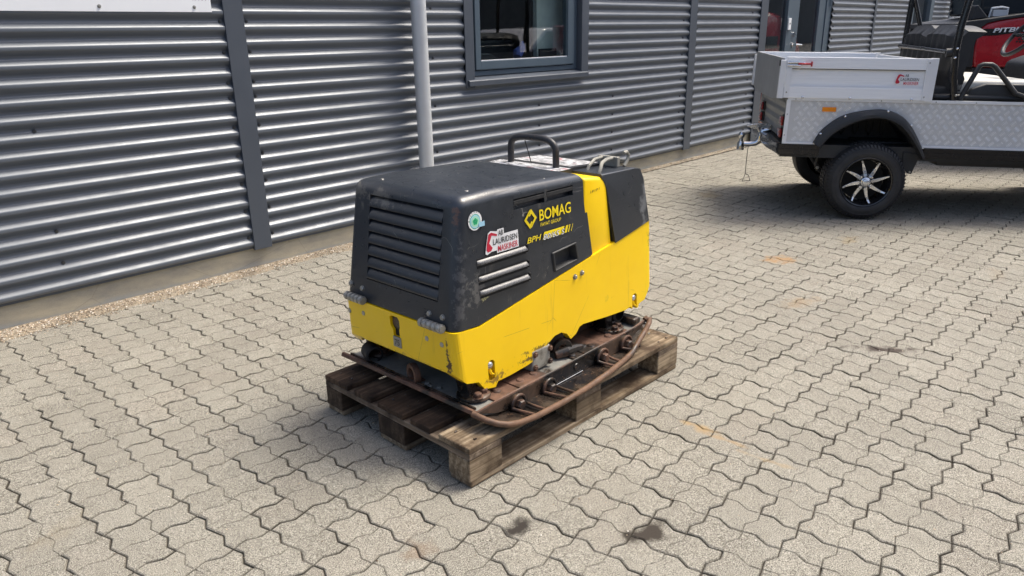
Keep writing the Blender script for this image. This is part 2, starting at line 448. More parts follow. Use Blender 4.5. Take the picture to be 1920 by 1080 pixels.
def warning_label_mat():
    m, nt, b = new_mat('worn_warning_label')
    tc = N(nt, 'ShaderNodeTexCoord').outputs['Object']
    n1 = noise_out(nt, scaled(nt, tc, (90, 26, 1)), 1, 2, .5)
    n2 = noise_out(nt, scaled(nt, tc, (12, 12, 1)), 1, 3, .5)
    c = mixc(nt, ramp(nt, n1, .52, .56), (.66, .66, .66), (.12, .12, .12))
    c = mixc(nt, math_n(nt, 'MULTIPLY', ramp(nt, n2, .60, .64), .7), c, (.5, .05, .06))
    c = mixc(nt, ramp(nt, noise_out(nt, tc, 20, 7, .7), .50, .62), c, (.35, .34, .33))
    nt.links.new(c, b.inputs['Base Color'])
    b.inputs['Roughness'].default_value = .35
    return m
M['label'] = warning_label_mat()

# ------------------------------------------------------------------ mesh helpers
class MB:
    def __init__(s): s.v = []; s.f = []
    def add(s, vs, fs):
        o = len(s.v); s.v += [tuple(p) for p in vs]; s.f += [tuple(i + o for i in f) for f in fs]; return s
    def box(s, a, b):
        x0, y0, z0 = a; x1, y1, z1 = b
        return s.add([(x0, y0, z0), (x1, y0, z0), (x1, y1, z0), (x0, y1, z0), (x0, y0, z1), (x1, y0, z1), (x1, y1, z1), (x0, y1, z1)],
                     [(0, 3, 2, 1), (4, 5, 6, 7), (0, 1, 5, 4), (1, 2, 6, 5), (2, 3, 7, 6), (3, 0, 4, 7)])
    def obox(s, c, size, mat):
        """oriented box"""
        hx, hy, hz = (q / 2 for q in size)
        vs = [mat @ Vector((x, y, z)) + Vector(c) for z in (-hz, hz) for (x, y) in ((-hx, -hy), (hx, -hy), (hx, hy), (-hx, hy))]
        return s.add(vs, [(0, 3, 2, 1), (4, 5, 6, 7), (0, 1, 5, 4), (1, 2, 6, 5), (2, 3, 7, 6), (3, 0, 4, 7)])
    def prism(s, poly, d0, d1, axis):
        """poly of 2D points extruded along axis ('x': (y,z), 'y': (x,z), 'z': (x,y))"""
        def P(p, d): return {'x': (d, p[0], p[1]), 'y': (p[0], d, p[1]), 'z': (p[0], p[1], d)}[axis]
        n = len(poly)
        vs = [P(p, d0) for p in poly] + [P(p, d1) for p in poly]
        fs = [tuple(range(n)), tuple(reversed(range(n, 2 * n)))] + [(i, i + n, (i + 1) % n + n, (i + 1) % n) for i in range(n)]
        return s.add(vs, fs)
    def tube(s, pts, r, n=10, closed=False, caps=True):
        pts = [Vector(p) for p in pts]; rs = r if isinstance(r, (list, tuple)) else [r] * len(pts)
        rings = []; prev = None
        for i, p in enumerate(pts):
            if closed: t = pts[(i + 1) % len(pts)] - pts[i - 1]
            else: t = pts[min(i + 1, len(pts) - 1)] - pts[max(i - 1, 0)]
            t.normalize()
            if prev is None:
                a = Vector((0, 0, 1)) if abs(t.z) < .9 else Vector((1, 0, 0))
                u = t.cross(a).normalized()
            else:
                u = (prev - t * prev.dot(t)).normalized()
            prev = u; w = t.cross(u)
            rings.append([p + (u * math.cos(2 * PI * k / n) + w * math.sin(2 * PI * k / n)) * rs[i] for k in range(n)])
        vs = [q for rr in rings for q in rr]; fs = []
        m = len(rings)
        for i in range(m if closed else m - 1):
            for k in range(n):
                a = i * n + k; b = i * n + (k + 1) % n; j = (i + 1) % m
                fs.append((a, b, j * n + (k + 1) % n, j * n + k))
        if caps and not closed:
            fs.append(tuple(reversed(range(n)))); fs.append(tuple((m - 1) * n + k for k in range(n)))
        return s.add(vs, fs)
    def cyl(s, a, b, r, n=16, r2=None): return s.tube([a, b], [r, r if r2 is None else r2], n)
    def lathe(s, prof, center, axis, n=32):
        """prof: (radius, along)"""
        c = Vector(center); ax = Vector(axis).normalized()
        a = Vector((0, 0, 1)) if abs(ax.z) < .9 else Vector((1, 0, 0))
        u = ax.cross(a).normalized(); w = ax.cross(u)
        vs = []; fs = []
        for (r, h) in prof:
            for k in range(n):
                t = 2 * PI * k / n
                vs.append(c + ax * h + (u * math.cos(t) + w * math.sin(t)) * r)
        for i in range(len(prof) - 1):
            for k in range(n):
                fs.append((i * n + k, i * n + (k + 1) % n, (i + 1) * n + (k + 1) % n, (i + 1) * n + k))
        return s.add(vs, fs)
    def sphere(s, c, r, n=12, sc=(1, 1, 1)):
        m = n // 2
        vs = []; fs = []
        for i in range(m + 1):
            t = PI * i / m
            for k in range(n):
                p = 2 * PI * k / n
                vs.append((c[0] + r * sc[0] * math.sin(t) * math.cos(p), c[1] + r * sc[1] * math.sin(t) * math.sin(p), c[2] + r * sc[2] * math.cos(t)))
        for i in range(m):
            for k in range(n):
                fs.append((i * n + k, (i + 1) * n + k, (i + 1) * n + (k + 1) % n, i * n + (k + 1) % n))
        return s.add(vs, fs)
    def build(s, name, mat, parent=None, bevel=0, seg=2, smooth=False, angle=35, kind=None, label=None):
        me = bpy.data.meshes.new(name)
        me.from_pydata(s.v, [], s.f)
        return finish(me, name, mat, parent, bevel, seg, smooth, angle, kind, label)

def finish(me, name, mat, parent=None, bevel=0, seg=2, smooth=False, angle=35, kind=None, label=None):
    bm = bmesh.new(); bm.from_mesh(me)
    bmesh.ops.remove_doubles(bm, verts=bm.verts, dist=1e-6)
    bmesh.ops.recalc_face_normals(bm, faces=bm.faces)
    if bevel:
        es = [e for e in bm.edges if len(e.link_faces) == 2 and e.calc_face_angle(0) > R(25)]
        bmesh.ops.bevel(bm, geom=es, offset=bevel, segments=seg, affect='EDGES', clamp_overlap=True, profile=.5)
    if smooth:
        for f in bm.faces: f.smooth = True
        for e in bm.edges:
            if len(e.link_faces) == 2 and e.calc_face_angle(0) > R(angle): e.smooth = False
    bm.to_mesh(me); bm.free()
    o = bpy.data.objects.new(name, me)
    COL.objects.link(o)
    if mat is not None: me.materials.append(M[mat] if isinstance(mat, str) else mat)
    if parent: o.parent = parent
    if kind: o['kind'] = kind
    if label: o['label'] = label
    return o

def thing(name, label, cat, loc=(0, 0, 0), rot=(0, 0, 0), group=None):
    o = bpy.data.objects.new(name, None); COL.objects.link(o)
    o.empty_display_size = .1
    o.location = loc; o.rotation_euler = rot
    o['label'] = label; o['category'] = cat
    if group: o['group'] = group
    return o

def tag(o, label, cat, group=None):
    o['label'] = label; o['category'] = cat
    if group: o['group'] = group
    return o

def boolean(o, cutters, op='DIFFERENCE'):
    for cobj in cutters:
        md = o.modifiers.new('b', 'BOOLEAN'); md.operation = op; md.object = cobj; md.solver = 'EXACT'
    dg = bpy.context.evaluated_depsgraph_get(); dg.update()
    me = bpy.data.meshes.new_from_object(o.evaluated_get(dg))
    old = o.data; o.modifiers.clear(); o.data = me
    bpy.data.meshes.remove(old)
    for cobj in cutters:
        cm = cobj.data; bpy.data.objects.remove(cobj); bpy.data.meshes.remove(cm)

def text_mesh(body, size, bold=0.0, shear=0.0, depth=.0006, space=1.0):
    cu = bpy.data.curves.new('t', 'FONT'); cu.body = body; cu.size = size; cu.offset = bold; cu.shear = shear
    cu.extrude = depth; cu.space_character = space; cu.resolution_u = 3
    ob = bpy.data.objects.new('t', cu); COL.objects.link(ob)
    dg = bpy.context.evaluated_depsgraph_get(); dg.update()
    me = bpy.data.meshes.new_from_object(ob.evaluated_get(dg))
    bpy.data.objects.remove(ob); bpy.data.curves.remove(cu)
    return me

def text_at(body, name, mat, parent, origin, xdir, ydir, width, height, bold=0.0, shear=0.0, depth=.0004, space=1.0, label=None):
    """lettering whose box is width x height with its lower-left corner at origin"""
    me = text_mesh(body, 1.0, bold, shear, 0.0, space)
    xs = [v.co.x for v in me.vertices]; ys = [v.co.y for v in me.vertices]
    x0, x1, y0, y1 = min(xs), max(xs), min(ys), max(ys)
    X = Vector(xdir).normalized(); Y = Vector(ydir).normalized(); Z = X.cross(Y)
    O = Vector(origin)
    for v in me.vertices:
        v.co = O + X * ((v.co.x - x0) / (x1 - x0) * width) + Y * ((v.co.y - y0) / (y1 - y0) * height) + Z * depth
    me.materials.clear(); me.materials.append(M[mat] if isinstance(mat, str) else mat)
    o = bpy.data.objects.new(name, me); COL.objects.link(o); o.parent = parent
    if label: o['label'] = label
    return o

def poly_at(pts, name, mat, parent, origin, xdir, ydir, depth=.0004, thick=.0004):
    X = Vector(xdir).normalized(); Y = Vector(ydir).normalized(); Z = X.cross(Y); O = Vector(origin)
    mb = MB()
    for poly in pts:
        n = len(poly)
        vs = [O + X * p[0] + Y * p[1] + Z * depth for p in poly]
        mb.add(vs, [tuple(range(n))])
    me = bpy.data.meshes.new(name); me.from_pydata(mb.v, [], mb.f); me.materials.append(M[mat] if isinstance(mat, str) else mat)
    o = bpy.data.objects.new(name, me); COL.objects.link(o); o.parent = parent
    return o

def circle(cx, cy, r, n=28, a0=0, a1=2 * PI):
    return [(cx + r * math.cos(a0 + (a1 - a0) * k / n), cy + r * math.sin(a0 + (a1 - a0) * k / n)) for k in range(n)]

def company_sticker(parent, origin, X, Y, w, white_back=True):
    """red excavator arm, three lines of lettering on a white contour, width w"""
    h = w * .49
    def S(p): return (p[0] * w, p[1] * h)
    if white_back:
        back = [(0.0, .10), (.03, .42), (.10, .92), (.17, 1.0), (.33, .93), (.37, .93), (.37, .99), (.56, .99), (.56, .75), (.98, .75), (.99, .32), (.99, .0), (.33, .0), (.33, .12), (.18, .12), (.05, .04)]
        poly_at([[S(p) for p in back]], 'sticker_backing', 'print_white', parent, origin, X, Y, .0006)
    arm = [[(.07, .14), (.17, .17), (.21, .28), (.12, .50), (.20, .80), (.35, .72), (.355, .80), (.19, .93), (.11, .88), (.05, .48), (.03, .25)]]
    poly_at([[S(p) for p in a] for a in arm], 'digger_emblem', 'print_red', parent, origin, X, Y, .0012)
    O = Vector(origin); X = Vector(X).normalized(); Y = Vector(Y).normalized()
    text_at('AB', 'lettering', 'print_black', parent, O + X * (.39 * w) + Y * (.72 * h), X, Y, .14 * w, .22 * h, .006, 0, .0018)
    text_at('LAURIDSEN', 'lettering', 'print_black', parent, O + X * (.23 * w) + Y * (.38 * h), X, Y, .72 * w, .25 * h, .006, 0, .0018)
    text_at('MASKINER', 'lettering', 'print_red', parent, O + X * (.36 * w) + Y * (.05 * h), X, Y, .60 * w, .26 * h, .008, 0, .0018)

# ------------------------------------------------------------------ ground and paving
PA = R(-.51)
S_ = .1135
PX, PY = -.8635, .9797
ca, sa = math.cos(PA), math.sin(PA)
def gw(a, b): return (PX + (a * ca - b * sa) * S_, PY + (a * sa + b * ca) * S_)   # cell coordinates -> world

def in_view(x, y, marg=.35):
    d = Vector((x, y, 0)) - CAM
    z = d.dot(fwd)
    if z < .3: return False
    px = d.dot(r2) / z * 1397.18; py = d.dot(u2) / z * 1397.18
    m = marg / z * 1397.18
    return abs(px) < 960 + m and -540 - m < py < 540 + m

def sedge(p, q):
    dx, dy = q[0] - p[0], q[1] - p[1]
    return [p, (p[0] + dx * .32 - dy * .088, p[1] + dy * .32 + dx * .088), (p[0] + dx * .68 + dy * .08, p[1] + dy * .68 - dx * .08)]

# S edges always run +x or -y so neighbours share them
def cell_outline(i, j):
    """cell column i (+x), row j (-y); corner nodes; counter-clockwise seen from above"""
    a, b, c, d = (i, -j), (i + 1, -j), (i + 1, -j - 1), (i, -j - 1)
    top = sedge(a, b) + [b]; right = sedge(b, c) + [c]; bot = sedge(d, c) + [c]; left = sedge(a, d) + [d]
    pts = left[:-1] + bot[:-1] + list(reversed(right))[:-1] + list(reversed(top))[:-1]
    sides = [3] * 3 + [2] * 3 + [1] * 3 + [0] * 3          # 0 top, 1 right, 2 bottom, 3 left: side of edge k -> k+1
    return pts, sides

def build_paving():
    cells = {}
    for i in range(-12, 175):
        for j in range(-15, 60):
            x, y = gw(i + .5, -j - .5)
            if y > 2.69 or y < -6 or x > 17.5: continue
            if in_view(x, y): cells[(i, j)] = None
    rnd = random.Random(3)
    tid = 0; tiles = []
    for j in range(-15, 60):
        for i in range(-12, 175):
            if cells.get((i, j), 1) is not None: continue
            opts = []
            free = lambda a, b: cells.get((a, b), 1) is None
            if free(i, j + 1) and free(i - 1, j + 1): opts.append([(i, j), (i, j + 1), (i - 1, j + 1)])
            if free(i, j + 1) and free(i + 1, j): opts.append([(i, j), (i, j + 1), (i + 1, j)])
            if free(i + 1, j): opts.append([(i, j), (i + 1, j)])
            if free(i, j + 1): opts.append([(i, j), (i, j + 1)])
            if not opts: t = [(i, j)]
            else:
                tri = [o for o in opts if len(o) == 3]
                t = tri[0] if tri and rnd.random() < .8 else (rnd.choice(tri) if tri else opts[0])
            for cc in t: cells[cc] = tid
            tiles.append(t); tid += 1
    return cells, tiles

cells, tiles = build_paving()
NB = {0: (0, -1), 1: (1, 0), 2: (0, 1), 3: (-1, 0)}
GAP = .0032 / S_; CH = .0038 / S_

def tile_geo(t, tid, rnd, near):
    vs = []; fs = []; tones = []; dirt = []
    tilt = (rnd.uniform(-.008, .008), rnd.uniform(-.008, .008)); dz = rnd.uniform(-.0016, .0016)
    cx = sum(c[0] + .5 for c in t) / len(t); cy = sum(-c[1] - .5 for c in t) / len(t)
    tone = rnd.random()
    for (i, j) in t:
        pts, sides = cell_outline(i, j)
        n = len(pts)
        real = []
        for sd_ in range(4):
            di, dj = NB[sd_]
            real.append(cells.get((i + di, j + dj), -1) != tid)
        # inward normals per edge
        nrm = []
        for k in range(n):
            p, q = pts[k], pts[(k + 1) % n]
            dx, dy = q[0] - p[0], q[1] - p[1]; L = math.hypot(dx, dy)
            nrm.append((-dy / L, dx / L))
        def inset(k, d0, d1):
            # intersection of the two offset edges meeting at vertex k
            (ax, ay), (bx, by) = nrm[k - 1], nrm[k]
            px, py = pts[k]
            det = ax * by - ay * bx
            if abs(det) < .12:
                m = (d0 + d1) / 2; return (px + (ax + bx) / 2 * m, py + (ay + by) / 2 * m)
            return (px + (d0 * by - d1 * ay) / det, py + (d1 * ax - d0 * bx) / det)
        o = len(vs)
        gaps = [GAP * .5 if real[s] else 0.0 for s in sides]
        chs = [(CH if real[s] else CH * .75) * rnd.uniform(.75, 1.5) for s in sides]
        rim = [inset(k, gaps[k - 1], gaps[k]) for k in range(n)]
        top = [inset(k, gaps[k - 1] + chs[k - 1], gaps[k] + chs[k]) for k in range(n)]
        def put(p, z):
            z2 = z + dz + tilt[0] * (p[0] - cx) * S_ + tilt[1] * (p[1] - cy) * S_
            w = gw(p[0], p[1])
            vs.append((w[0], w[1], z2)); tones.append(tone); dirt.append(1.0 if z < -.0001 else 0.0)
        for k in range(n):
            rl = real[sides[k - 1]] or real[sides[k]]
            put(rim[k], -.0035 if rl else -.0016)
        for p in top: put(p, 0)
        fs.append(tuple(o + n + k for k in range(n)))
        for k in range(n):
            fs.append((o + k, o + (k + 1) % n, o + n + (k + 1) % n, o + n + k))
        if near:
            for k in range(n): put(rim[k], -.012)
            for k in range(n):
                if real[sides[k]]:
                    fs.append((o + 2 * n + k, o + 2 * n + (k + 1) % n, o + (k + 1) % n, o + k))
    return vs, fs, (tones, dirt)

def tri_mesh(name, vs, fs, tones):
    me = bpy.data.meshes.new(name); me.from_pydata(vs, [], fs)
    at = me.attributes.new('tone', 'FLOAT', 'POINT'); at.data.foreach_set('value', tones[0])
    at = me.attributes.new('dirt', 'FLOAT', 'POINT'); at.data.foreach_set('value', tones[1])
    me.materials.append(M['paver'])
    return me

paving = bpy.data.objects.new('paving', None); COL.objects.link(paving); paving['kind'] = 'structure'
order = []
for k, t in enumerate(tiles):
    x = sum(gw(c[0] + .5, -c[1] - .5)[0] for c in t) / len(t); y = sum(gw(c[0] + .5, -c[1] - .5)[1] for c in t) / len(t)
    d = (Vector((x, y, 0)) - CAM)
    vis = in_view(x, y, .0)
    under = (.05 < x < 1.15 and .05 < y < .75)
    order.append((0 if vis and not under and len(t) == 3 else 1, d.length, k))
order.sort()
near_ids = set(k for a, b, k in order[:296] if a == 0)
rnd = random.Random(11)
bv, bf, bt = [], [], ([], [])
for k, t in enumerate(tiles):
    vs, fs, tn = tile_geo(t, k, rnd, True)
    if k in near_ids:
        me = tri_mesh('paver', vs, fs, tn)
        o = bpy.data.objects.new('paver', me); COL.objects.link(o); o.parent = paving
    else:
        b0 = len(bv); bv += vs; bt[0].extend(tn[0]); bt[1].extend(tn[1]); bf += [tuple(i + b0 for i in f) for f in fs]
me = tri_mesh('paver_field', bv, bf, bt)
pf = bpy.data.objects.new('paver_field', me); COL.objects.link(pf); pf.parent = paving; pf['kind'] = 'stuff'

# joint sand bed and the wide yard around
MB().add([(-9, -9, -.0075), (30, -9, -.0075), (30, 2.74, -.0075), (-9, 2.74, -.0075)], [(0, 1, 2, 3)]).build('sand_bed', 'sand', kind='structure')
MB().add([(-150, -200, -.02), (300, -200, -.02), (300, 200, -.02), (-150, 200, -.02)], [(0, 1, 2, 3)]).build('ground', 'asphalt', kind='structure')

# gravel washed up along the wall
def gravel():
    rnd = random.Random(5)
    mb = MB()
    n = 260; vs = []; fs = []
    x0, x1 = -1.3, 13.5
    for k in range(n + 1):
        x = x0 + (x1 - x0) * (k / n) ** 1.5
        w = .11 + .04 * noise.noise(Vector((x * 1.4, 3, 0))) + .03 * noise.noise(Vector((x * 6, 7, 0)))
        w *= max(.35, 1 - max(0, x) * .12)
        vs += [(x, 2.71, .020), (x, 2.69 - w * .35, .012), (x, 2.69 - w, -.001)]
    for k in range(n):
        a = k * 3
        fs += [(a, a + 1, a + 4, a + 3), (a + 1, a + 2, a + 5, a + 4)]
    g = MB().add(vs, fs).build('gravel_bed', 'grit', kind='stuff')
    st = MB()
    for k in range(9000):
        t = rnd.random() ** 1.9
        x = -1.0 + 9.5 * t
        d = abs(rnd.gauss(0, .058))
        if x > 1.5 and rnd.random() < .55: continue
        d *= max(.4, 1 - max(0, x) * .16)
        y = 2.685 - d
        r = rnd.uniform(.0022, .0058)
        z = max(.001, .016 - d * .14) + r * .3
        a, b, c = rnd.uniform(.7, 1.3), rnd.uniform(.7, 1.3), rnd.uniform(.5, .9)
        an = rnd.uniform(0, PI); cc, ss = math.cos(an) * r * a, math.sin(an) * r * b
        st.add([(x + cc, y + ss, z), (x - ss, y + cc, z), (x - cc, y - ss, z), (x + ss, y - cc, z), (x, y, z + r * c), (x, y, z - r * c)],
               [(0, 1, 4), (1, 2, 4), (2, 3, 4), (3, 0, 4), (1, 0, 5), (2, 1, 5), (3, 2, 5), (0, 3, 5)])
    for k in range(1500):
        x, y = rnd.uniform(-1.2, 5), rnd.uniform(-1.5, 2.5)
        r = rnd.uniform(.0012, .0030) * (1.4 if rnd.random() < .1 else 1)
        st.add([(x + r, y, r * .5), (x, y + r, r * .5), (x - r, y, r * .5), (x, y - r, r * .5), (x, y, r * 1.1), (x, y, -.001)],
               [(0, 1, 4), (1, 2, 4), (2, 3, 4), (3, 0, 4), (1, 0, 5), (2, 1, 5), (3, 2, 5), (0, 3, 5)])
    st.build('gravel', 'stone', kind='stuff')
gravel()

# ------------------------------------------------------------------ the clad building
YW = 2.69
ZT = 3.4
wall = thing('workshop_building', 'dark grey workshop building clad in horizontal corrugated metal on a concrete plinth', 'building', (0, 0, 0))
mb = MB().box((-2.2, YW + .005, -.05), (24, YW + .22, .150)); mb.build('plinth', 'plinth', wall, bevel=.004)
PITCH = .0827
_TH = [(0, 0), (.05, 0), (.16, 44), (.38, 44), (.48, 0), (.57, 0), (.67, -44), (.89, -44), (1.0, 0)]
_NT = 200
_tab = [0.0]
for _k in range(_NT):
    _u = (_k + .5) / _NT
    for (_a, _t), (_b, _s) in zip(_TH[:-1], _TH[1:]):
        if _a <= _u <= _b:
            _w = (_u - _a) / (_b - _a); _w = _w * _w * (3 - 2 * _w)
            _tab.append(_tab[-1] + PITCH / _NT * math.tan(R(_t + (_s - _t) * _w))); break
def prof(z):
    """outward offset of the sheet at height z: 51 degree slopes joined by rounded bends, flat crests and valleys"""
    u = ((z - .150) / PITCH + .30) % 1.0 * _NT
    i = min(int(u), _NT - 1)
    return _tab[i] + (_tab[min(i + 1, _NT)] - _tab[i]) * (u - i)
def sheet(name, x0, x1, z0, z1, off=0.0, parent=wall):
    nz = int((z1 - z0) / PITCH * 26); nx = max(2, int((x1 - x0) / .3))
    vs = []; fs = []
    for k in range(nz + 1):
        z = z0 + (z1 - z0) * k / nz
        p = prof(z)
        for i in range(nx + 1):
            x = x0 + (x1 - x0) * i / nx
            w = noise.noise(Vector((x * .9, z * 1.3, 4))) * .0007 + noise.noise(Vector((x * 2.5, round(z / PITCH) * 2.1, 9))) * .0003
            # the sheet is pressed flat towards its screwed ends
            vs.append((x, YW - .004 - p - off + w, z + noise.noise(Vector((x * .6, z * .3, 1))) * .0006))
    for k in range(nz):
        for i in range(nx):
            a = k * (nx + 1) + i
            fs.append((a, a + 1, a + nx + 2, a + nx + 1))
    me = bpy.data.meshes.new(name); me.from_pydata(vs, [], fs)
    for p in me.polygons: p.use_smooth = True
    me.materials.append(M['cladding'])
    o = bpy.data.objects.new(name, me); COL.objects.link(o); o.parent = parent
    return o
ZS = .150 + PITCH * 12 - .30 * PITCH + .02 * PITCH
bays = [(-2.2, .835), (.81, 2.185), (5.85, 7.40), (9.60, 11.255), (11.30, 13.0)]
for (a, b) in bays:
    sheet('cladding_sheet', a, b, .150, ZS + .01)
    sheet('cladding_sheet', a, b, ZS, ZT, .0012)
# bay with the window cut out
WX0, WX1, WZ0, WZ1 = 2.60, 4.05, .99, 2.25
sheet('cladding_sheet', 2.185, 5.87, .150, WZ0, .0012)
sheet('cladding_sheet', 2.185, WX0, WZ0, WZ1, .0012)
sheet('cladding_sheet', WX1, 5.87, WZ0, WZ1, .0012)
sheet('cladding_sheet', 2.185, 5.87, WZ1, ZT, .0012)
sheet('cladding_sheet', 15.0, 24, .150, ZT)
MB().box((-2.2, YW + .008, .15), (2.5, YW + .20, ZT)).build('backing_wall', 'trim', wall)
MB().box((4.15, YW + .008, .15), (7.4, YW + .20, ZT)).box((9.6, YW + .008, .15), (13.0, YW + .20, ZT)).box((15, YW + .008, .15), (24, YW + .2, ZT)).box((2.5, YW + .008, .15), (4.15, YW + .2, .95)).box((2.5, YW + .008, 2.3), (4.15, YW + .2, ZT)).build('backing_wall', 'trim', wall)
# drip edge at the foot of the sheets
MB().box((-2.2, YW - .012, .136), (13.0, YW + .004, .1495)).build('drip_edge', 'trim', wall)
for (a, b, z0) in ((.762, .878, .128), (5.79, 5.925, .13)):
    MB().box((a, YW - .034, z0), (b, YW - .0245, ZT)).box((a + .002, YW - .0245, z0), (a + .008, YW - .004, ZT)).box((b - .008, YW - .0245, z0), (b - .002, YW - .004, ZT)).build('cover_strip', 'trim', wall, bevel=.0015)
MB().box((11.24, YW - .034, .13), (11.32, YW - .024, ZT)).build('cover_strip', 'trim', wall, bevel=.0015)

def crest(n): return .150 + PITCH * (n + .52 - .30)
def screw_mb(xs, zs, y=YW - .0245):
    mb = MB()
    for x in xs:
        for z in zs:
            mb.lathe([(.0001, -.004), (.0085, -.0035), (.0095, -.001), (.0095, .001)], (x, y, z), (0, 1, 0), 10)
            mb.lathe([(.0001, -.0085), (.0045, -.0085), (.0052, -.0035)], (x, y, z), (0, 1, 0), 6)
    return mb
def valley(n): return .150 + PITCH * (n + 1.02 - .30)
mb = MB()
for xs, sel in (((.745,), (0, 2, 4, 6, 8, 10, 11, 13, 15, 17)), ((.905,), (0, 2, 4, 6, 8, 10, 11, 13, 15, 17)), ((2.135, ), (3, 5, 7, 8, 10, 11, 13, 15, 17)), ((2.30,), (1, 4, 8, 12, 16)), ((3.45, 4.5,), (1, 3, 5, 7)), ((5.70,), (0, 2, 4, 6, 8, 9, 11, 13, 15)), ((5.97,), (0, 2, 4, 6, 8, 10, 12, 14, 16)), ((7.22,), (0, 1, 3, 5, 7, 8, 10, 12, 14, 16)), ((9.70,), (8, 10, 12, 14, 16)), ((-.27,), (1, 3, 9))):
    m2 = screw_mb(xs, [valley(n) - .004 for n in sel], YW - .0085)
    mb.add(m2.v, m2.f)
mb.build('cladding_screws', 'screw', wall, smooth=True, kind='stuff')

# window: flashing, frame, sash, pane, sill flashing
win = wall
fo = MB().box((WX0 - .005, YW - .036, WZ0 - .02), (2.685, YW - .026, WZ1)).box((2.678, YW - .026, WZ0), (2.685, YW + .07, WZ1)).build('window_flashing', 'trim', wall, bevel=.0015)
fo = MB().box((3.985, YW - .036, WZ0 + .01), (WX1 + .03, YW - .026, WZ1)).box((3.985, YW - .026, WZ0), (3.992, YW + .07, WZ1)).build('window_flashing', 'trim', wall, bevel=.0015)
MB().prism([(YW - .058, .985), (YW - .058, 1.02), (YW - .050, 1.026), (YW + .05, 1.052), (YW + .05, 1.030), (YW - .045, 1.012), (YW - .045, .985)], 2.61, 4.06, 'x').build('window_flashing', 'trim', wall, bevel=.001)
wf = MB().box((2.686, YW + .02, 1.053), (2.74, YW + .09, 2.25)).box((3.93, YW + .02, 1.053), (3.984, YW + .09, 2.25)).box((2.74, YW + .02, 1.053), (3.93, YW + .09, 1.087)).build('window_frame', 'frame_paint', wall, bevel=.003)
sh = MB().box((2.742, YW + .004, 1.096), (2.795, YW + .07, 2.25)).box((3.845, YW + .004, 1.096), (3.928, YW + .07, 2.25)).box((2.795, YW + .004, 1.096), (3.845, YW + .07, 1.158)).build('sash', 'frame_paint', wf, bevel=.004)
MB().box((2.795, YW + .030, 1.158), (3.845, YW + .036, 2.25)).build('pane', 'glass', wf)
MB().box((2.797, YW + .012, 1.1585), (3.843, YW + .029, 1.164)).build('glazing_bead', 'alu_edge', wf)

# room behind the window
room = wall
MB().box((2.3, YW + 3.2, 0), (7.0, YW + 3.3, 3)).build('back_wall', 'wall_in', wall)
MB().box((2.2, YW + .22, 0), (2.3, YW + 3.3, 3)).build('side_wall', 'wall_in', wall)
MB().box((7.0, YW + .22, 0), (7.1, YW + 3.3, 3)).build('side_wall', 'wall_in', wall)
MB().box((2.2, YW + .22, -.02), (7.1, YW + 3.3, .02)).build('room_floor', 'floor_in', wall)
MB().box((2.2, YW + .22, 3.0), (7.1, YW + 3.3, 3.1)).build('room_ceiling', 'wall_in', wall)
cab = tag(MB().box((3.62, YW + .16, .0), (4.6, YW + .20, 2.6)).build('partition', 'wall_in', None), 'pale grey partition panel standing inside the window room', 'partition')
desk = thing('office_desk', 'black office desk just inside the window', 'desk')
MB().box((2.5, YW + .30, 1.02), (4.4, YW + .95, 1.06)).build('desk_top', 'black_office', desk, bevel=.004)
for dx in (2.55, 4.3): MB().box((dx, YW + .35, .02), (dx + .05, YW + .9, 1.02)).build('leg', 'black_office', desk)
pr = thing('printer', 'large dark blue-black printer on the desk inside the window', 'printer')
MB().box((2.95, YW + .42, 1.062), (3.62, YW + .85, 1.30)).build('printer_body', 'black_office', pr, bevel=.015)
MB().box((3.0, YW + .45, 1.30), (3.55, YW + .8, 1.37)).build('printer_lid', 'black_rubber', pr, bevel=.03)
mon = thing('monitor', 'dark curved monitor back beside the window glass', 'monitor')
MB().prism([(2.62, 1.07), (3.20, 1.07), (3.17, 1.16), (3.08, 1.205), (2.62, 1.215)], YW + .18, YW + .22, 'y').build('monitor_shell', 'black_office', mon, bevel=.01)
tray = tag(MB().box((3.64, YW + .14, 1.165), (3.86, YW + .24, 1.225)).build('letter_tray', 'black_office', None, bevel=.004), 'small black tray at the lower right corner of the window', 'tray')
cl = tag(MB().tube([(3.34, YW + .13, 1.17), (3.36, YW + .14, 1.20), (3.40, YW + .13, 1.24), (3.41, YW + .14, 1.29)], [.035, .045, .03, .012], 8).build('blue_cloth', 'blue', None, smooth=True), 'crumpled blue cloth on the window ledge', 'cloth')
bl = tag(MB().sphere((2.83, YW + .12, 1.195), .025).build('green_ball', 'lime', None, smooth=True), 'small green ball in the lower left corner of the window', 'ball')

# downpipes
def downpipe(x, label, z0=.05, r=.052):
    t = thing('downpipe', label, 'downpipe', (x, YW - .115, 0), group='rainwater downpipes on the clad wall')
    MB().cyl((0, 0, z0), (0, 0, ZT), r, 28).build('pipe', 'galv', t, smooth=True)
    for z in (2.6, .42):
        MB().lathe([(r + .002, -.015), (r + .006, -.012), (r + .006, .012), (r + .002, .015)], (0, 0, z), (0, 0, 1), 28).box((-.02, r, z - .012), (.02, .08, z + .012)).build('bracket', 'galv', t)
    return t
downpipe(2.098, 'pale galvanised downpipe left of the window behind the compactor')
d2 = downpipe(15.21, 'far downpipe seen above the black seat back')

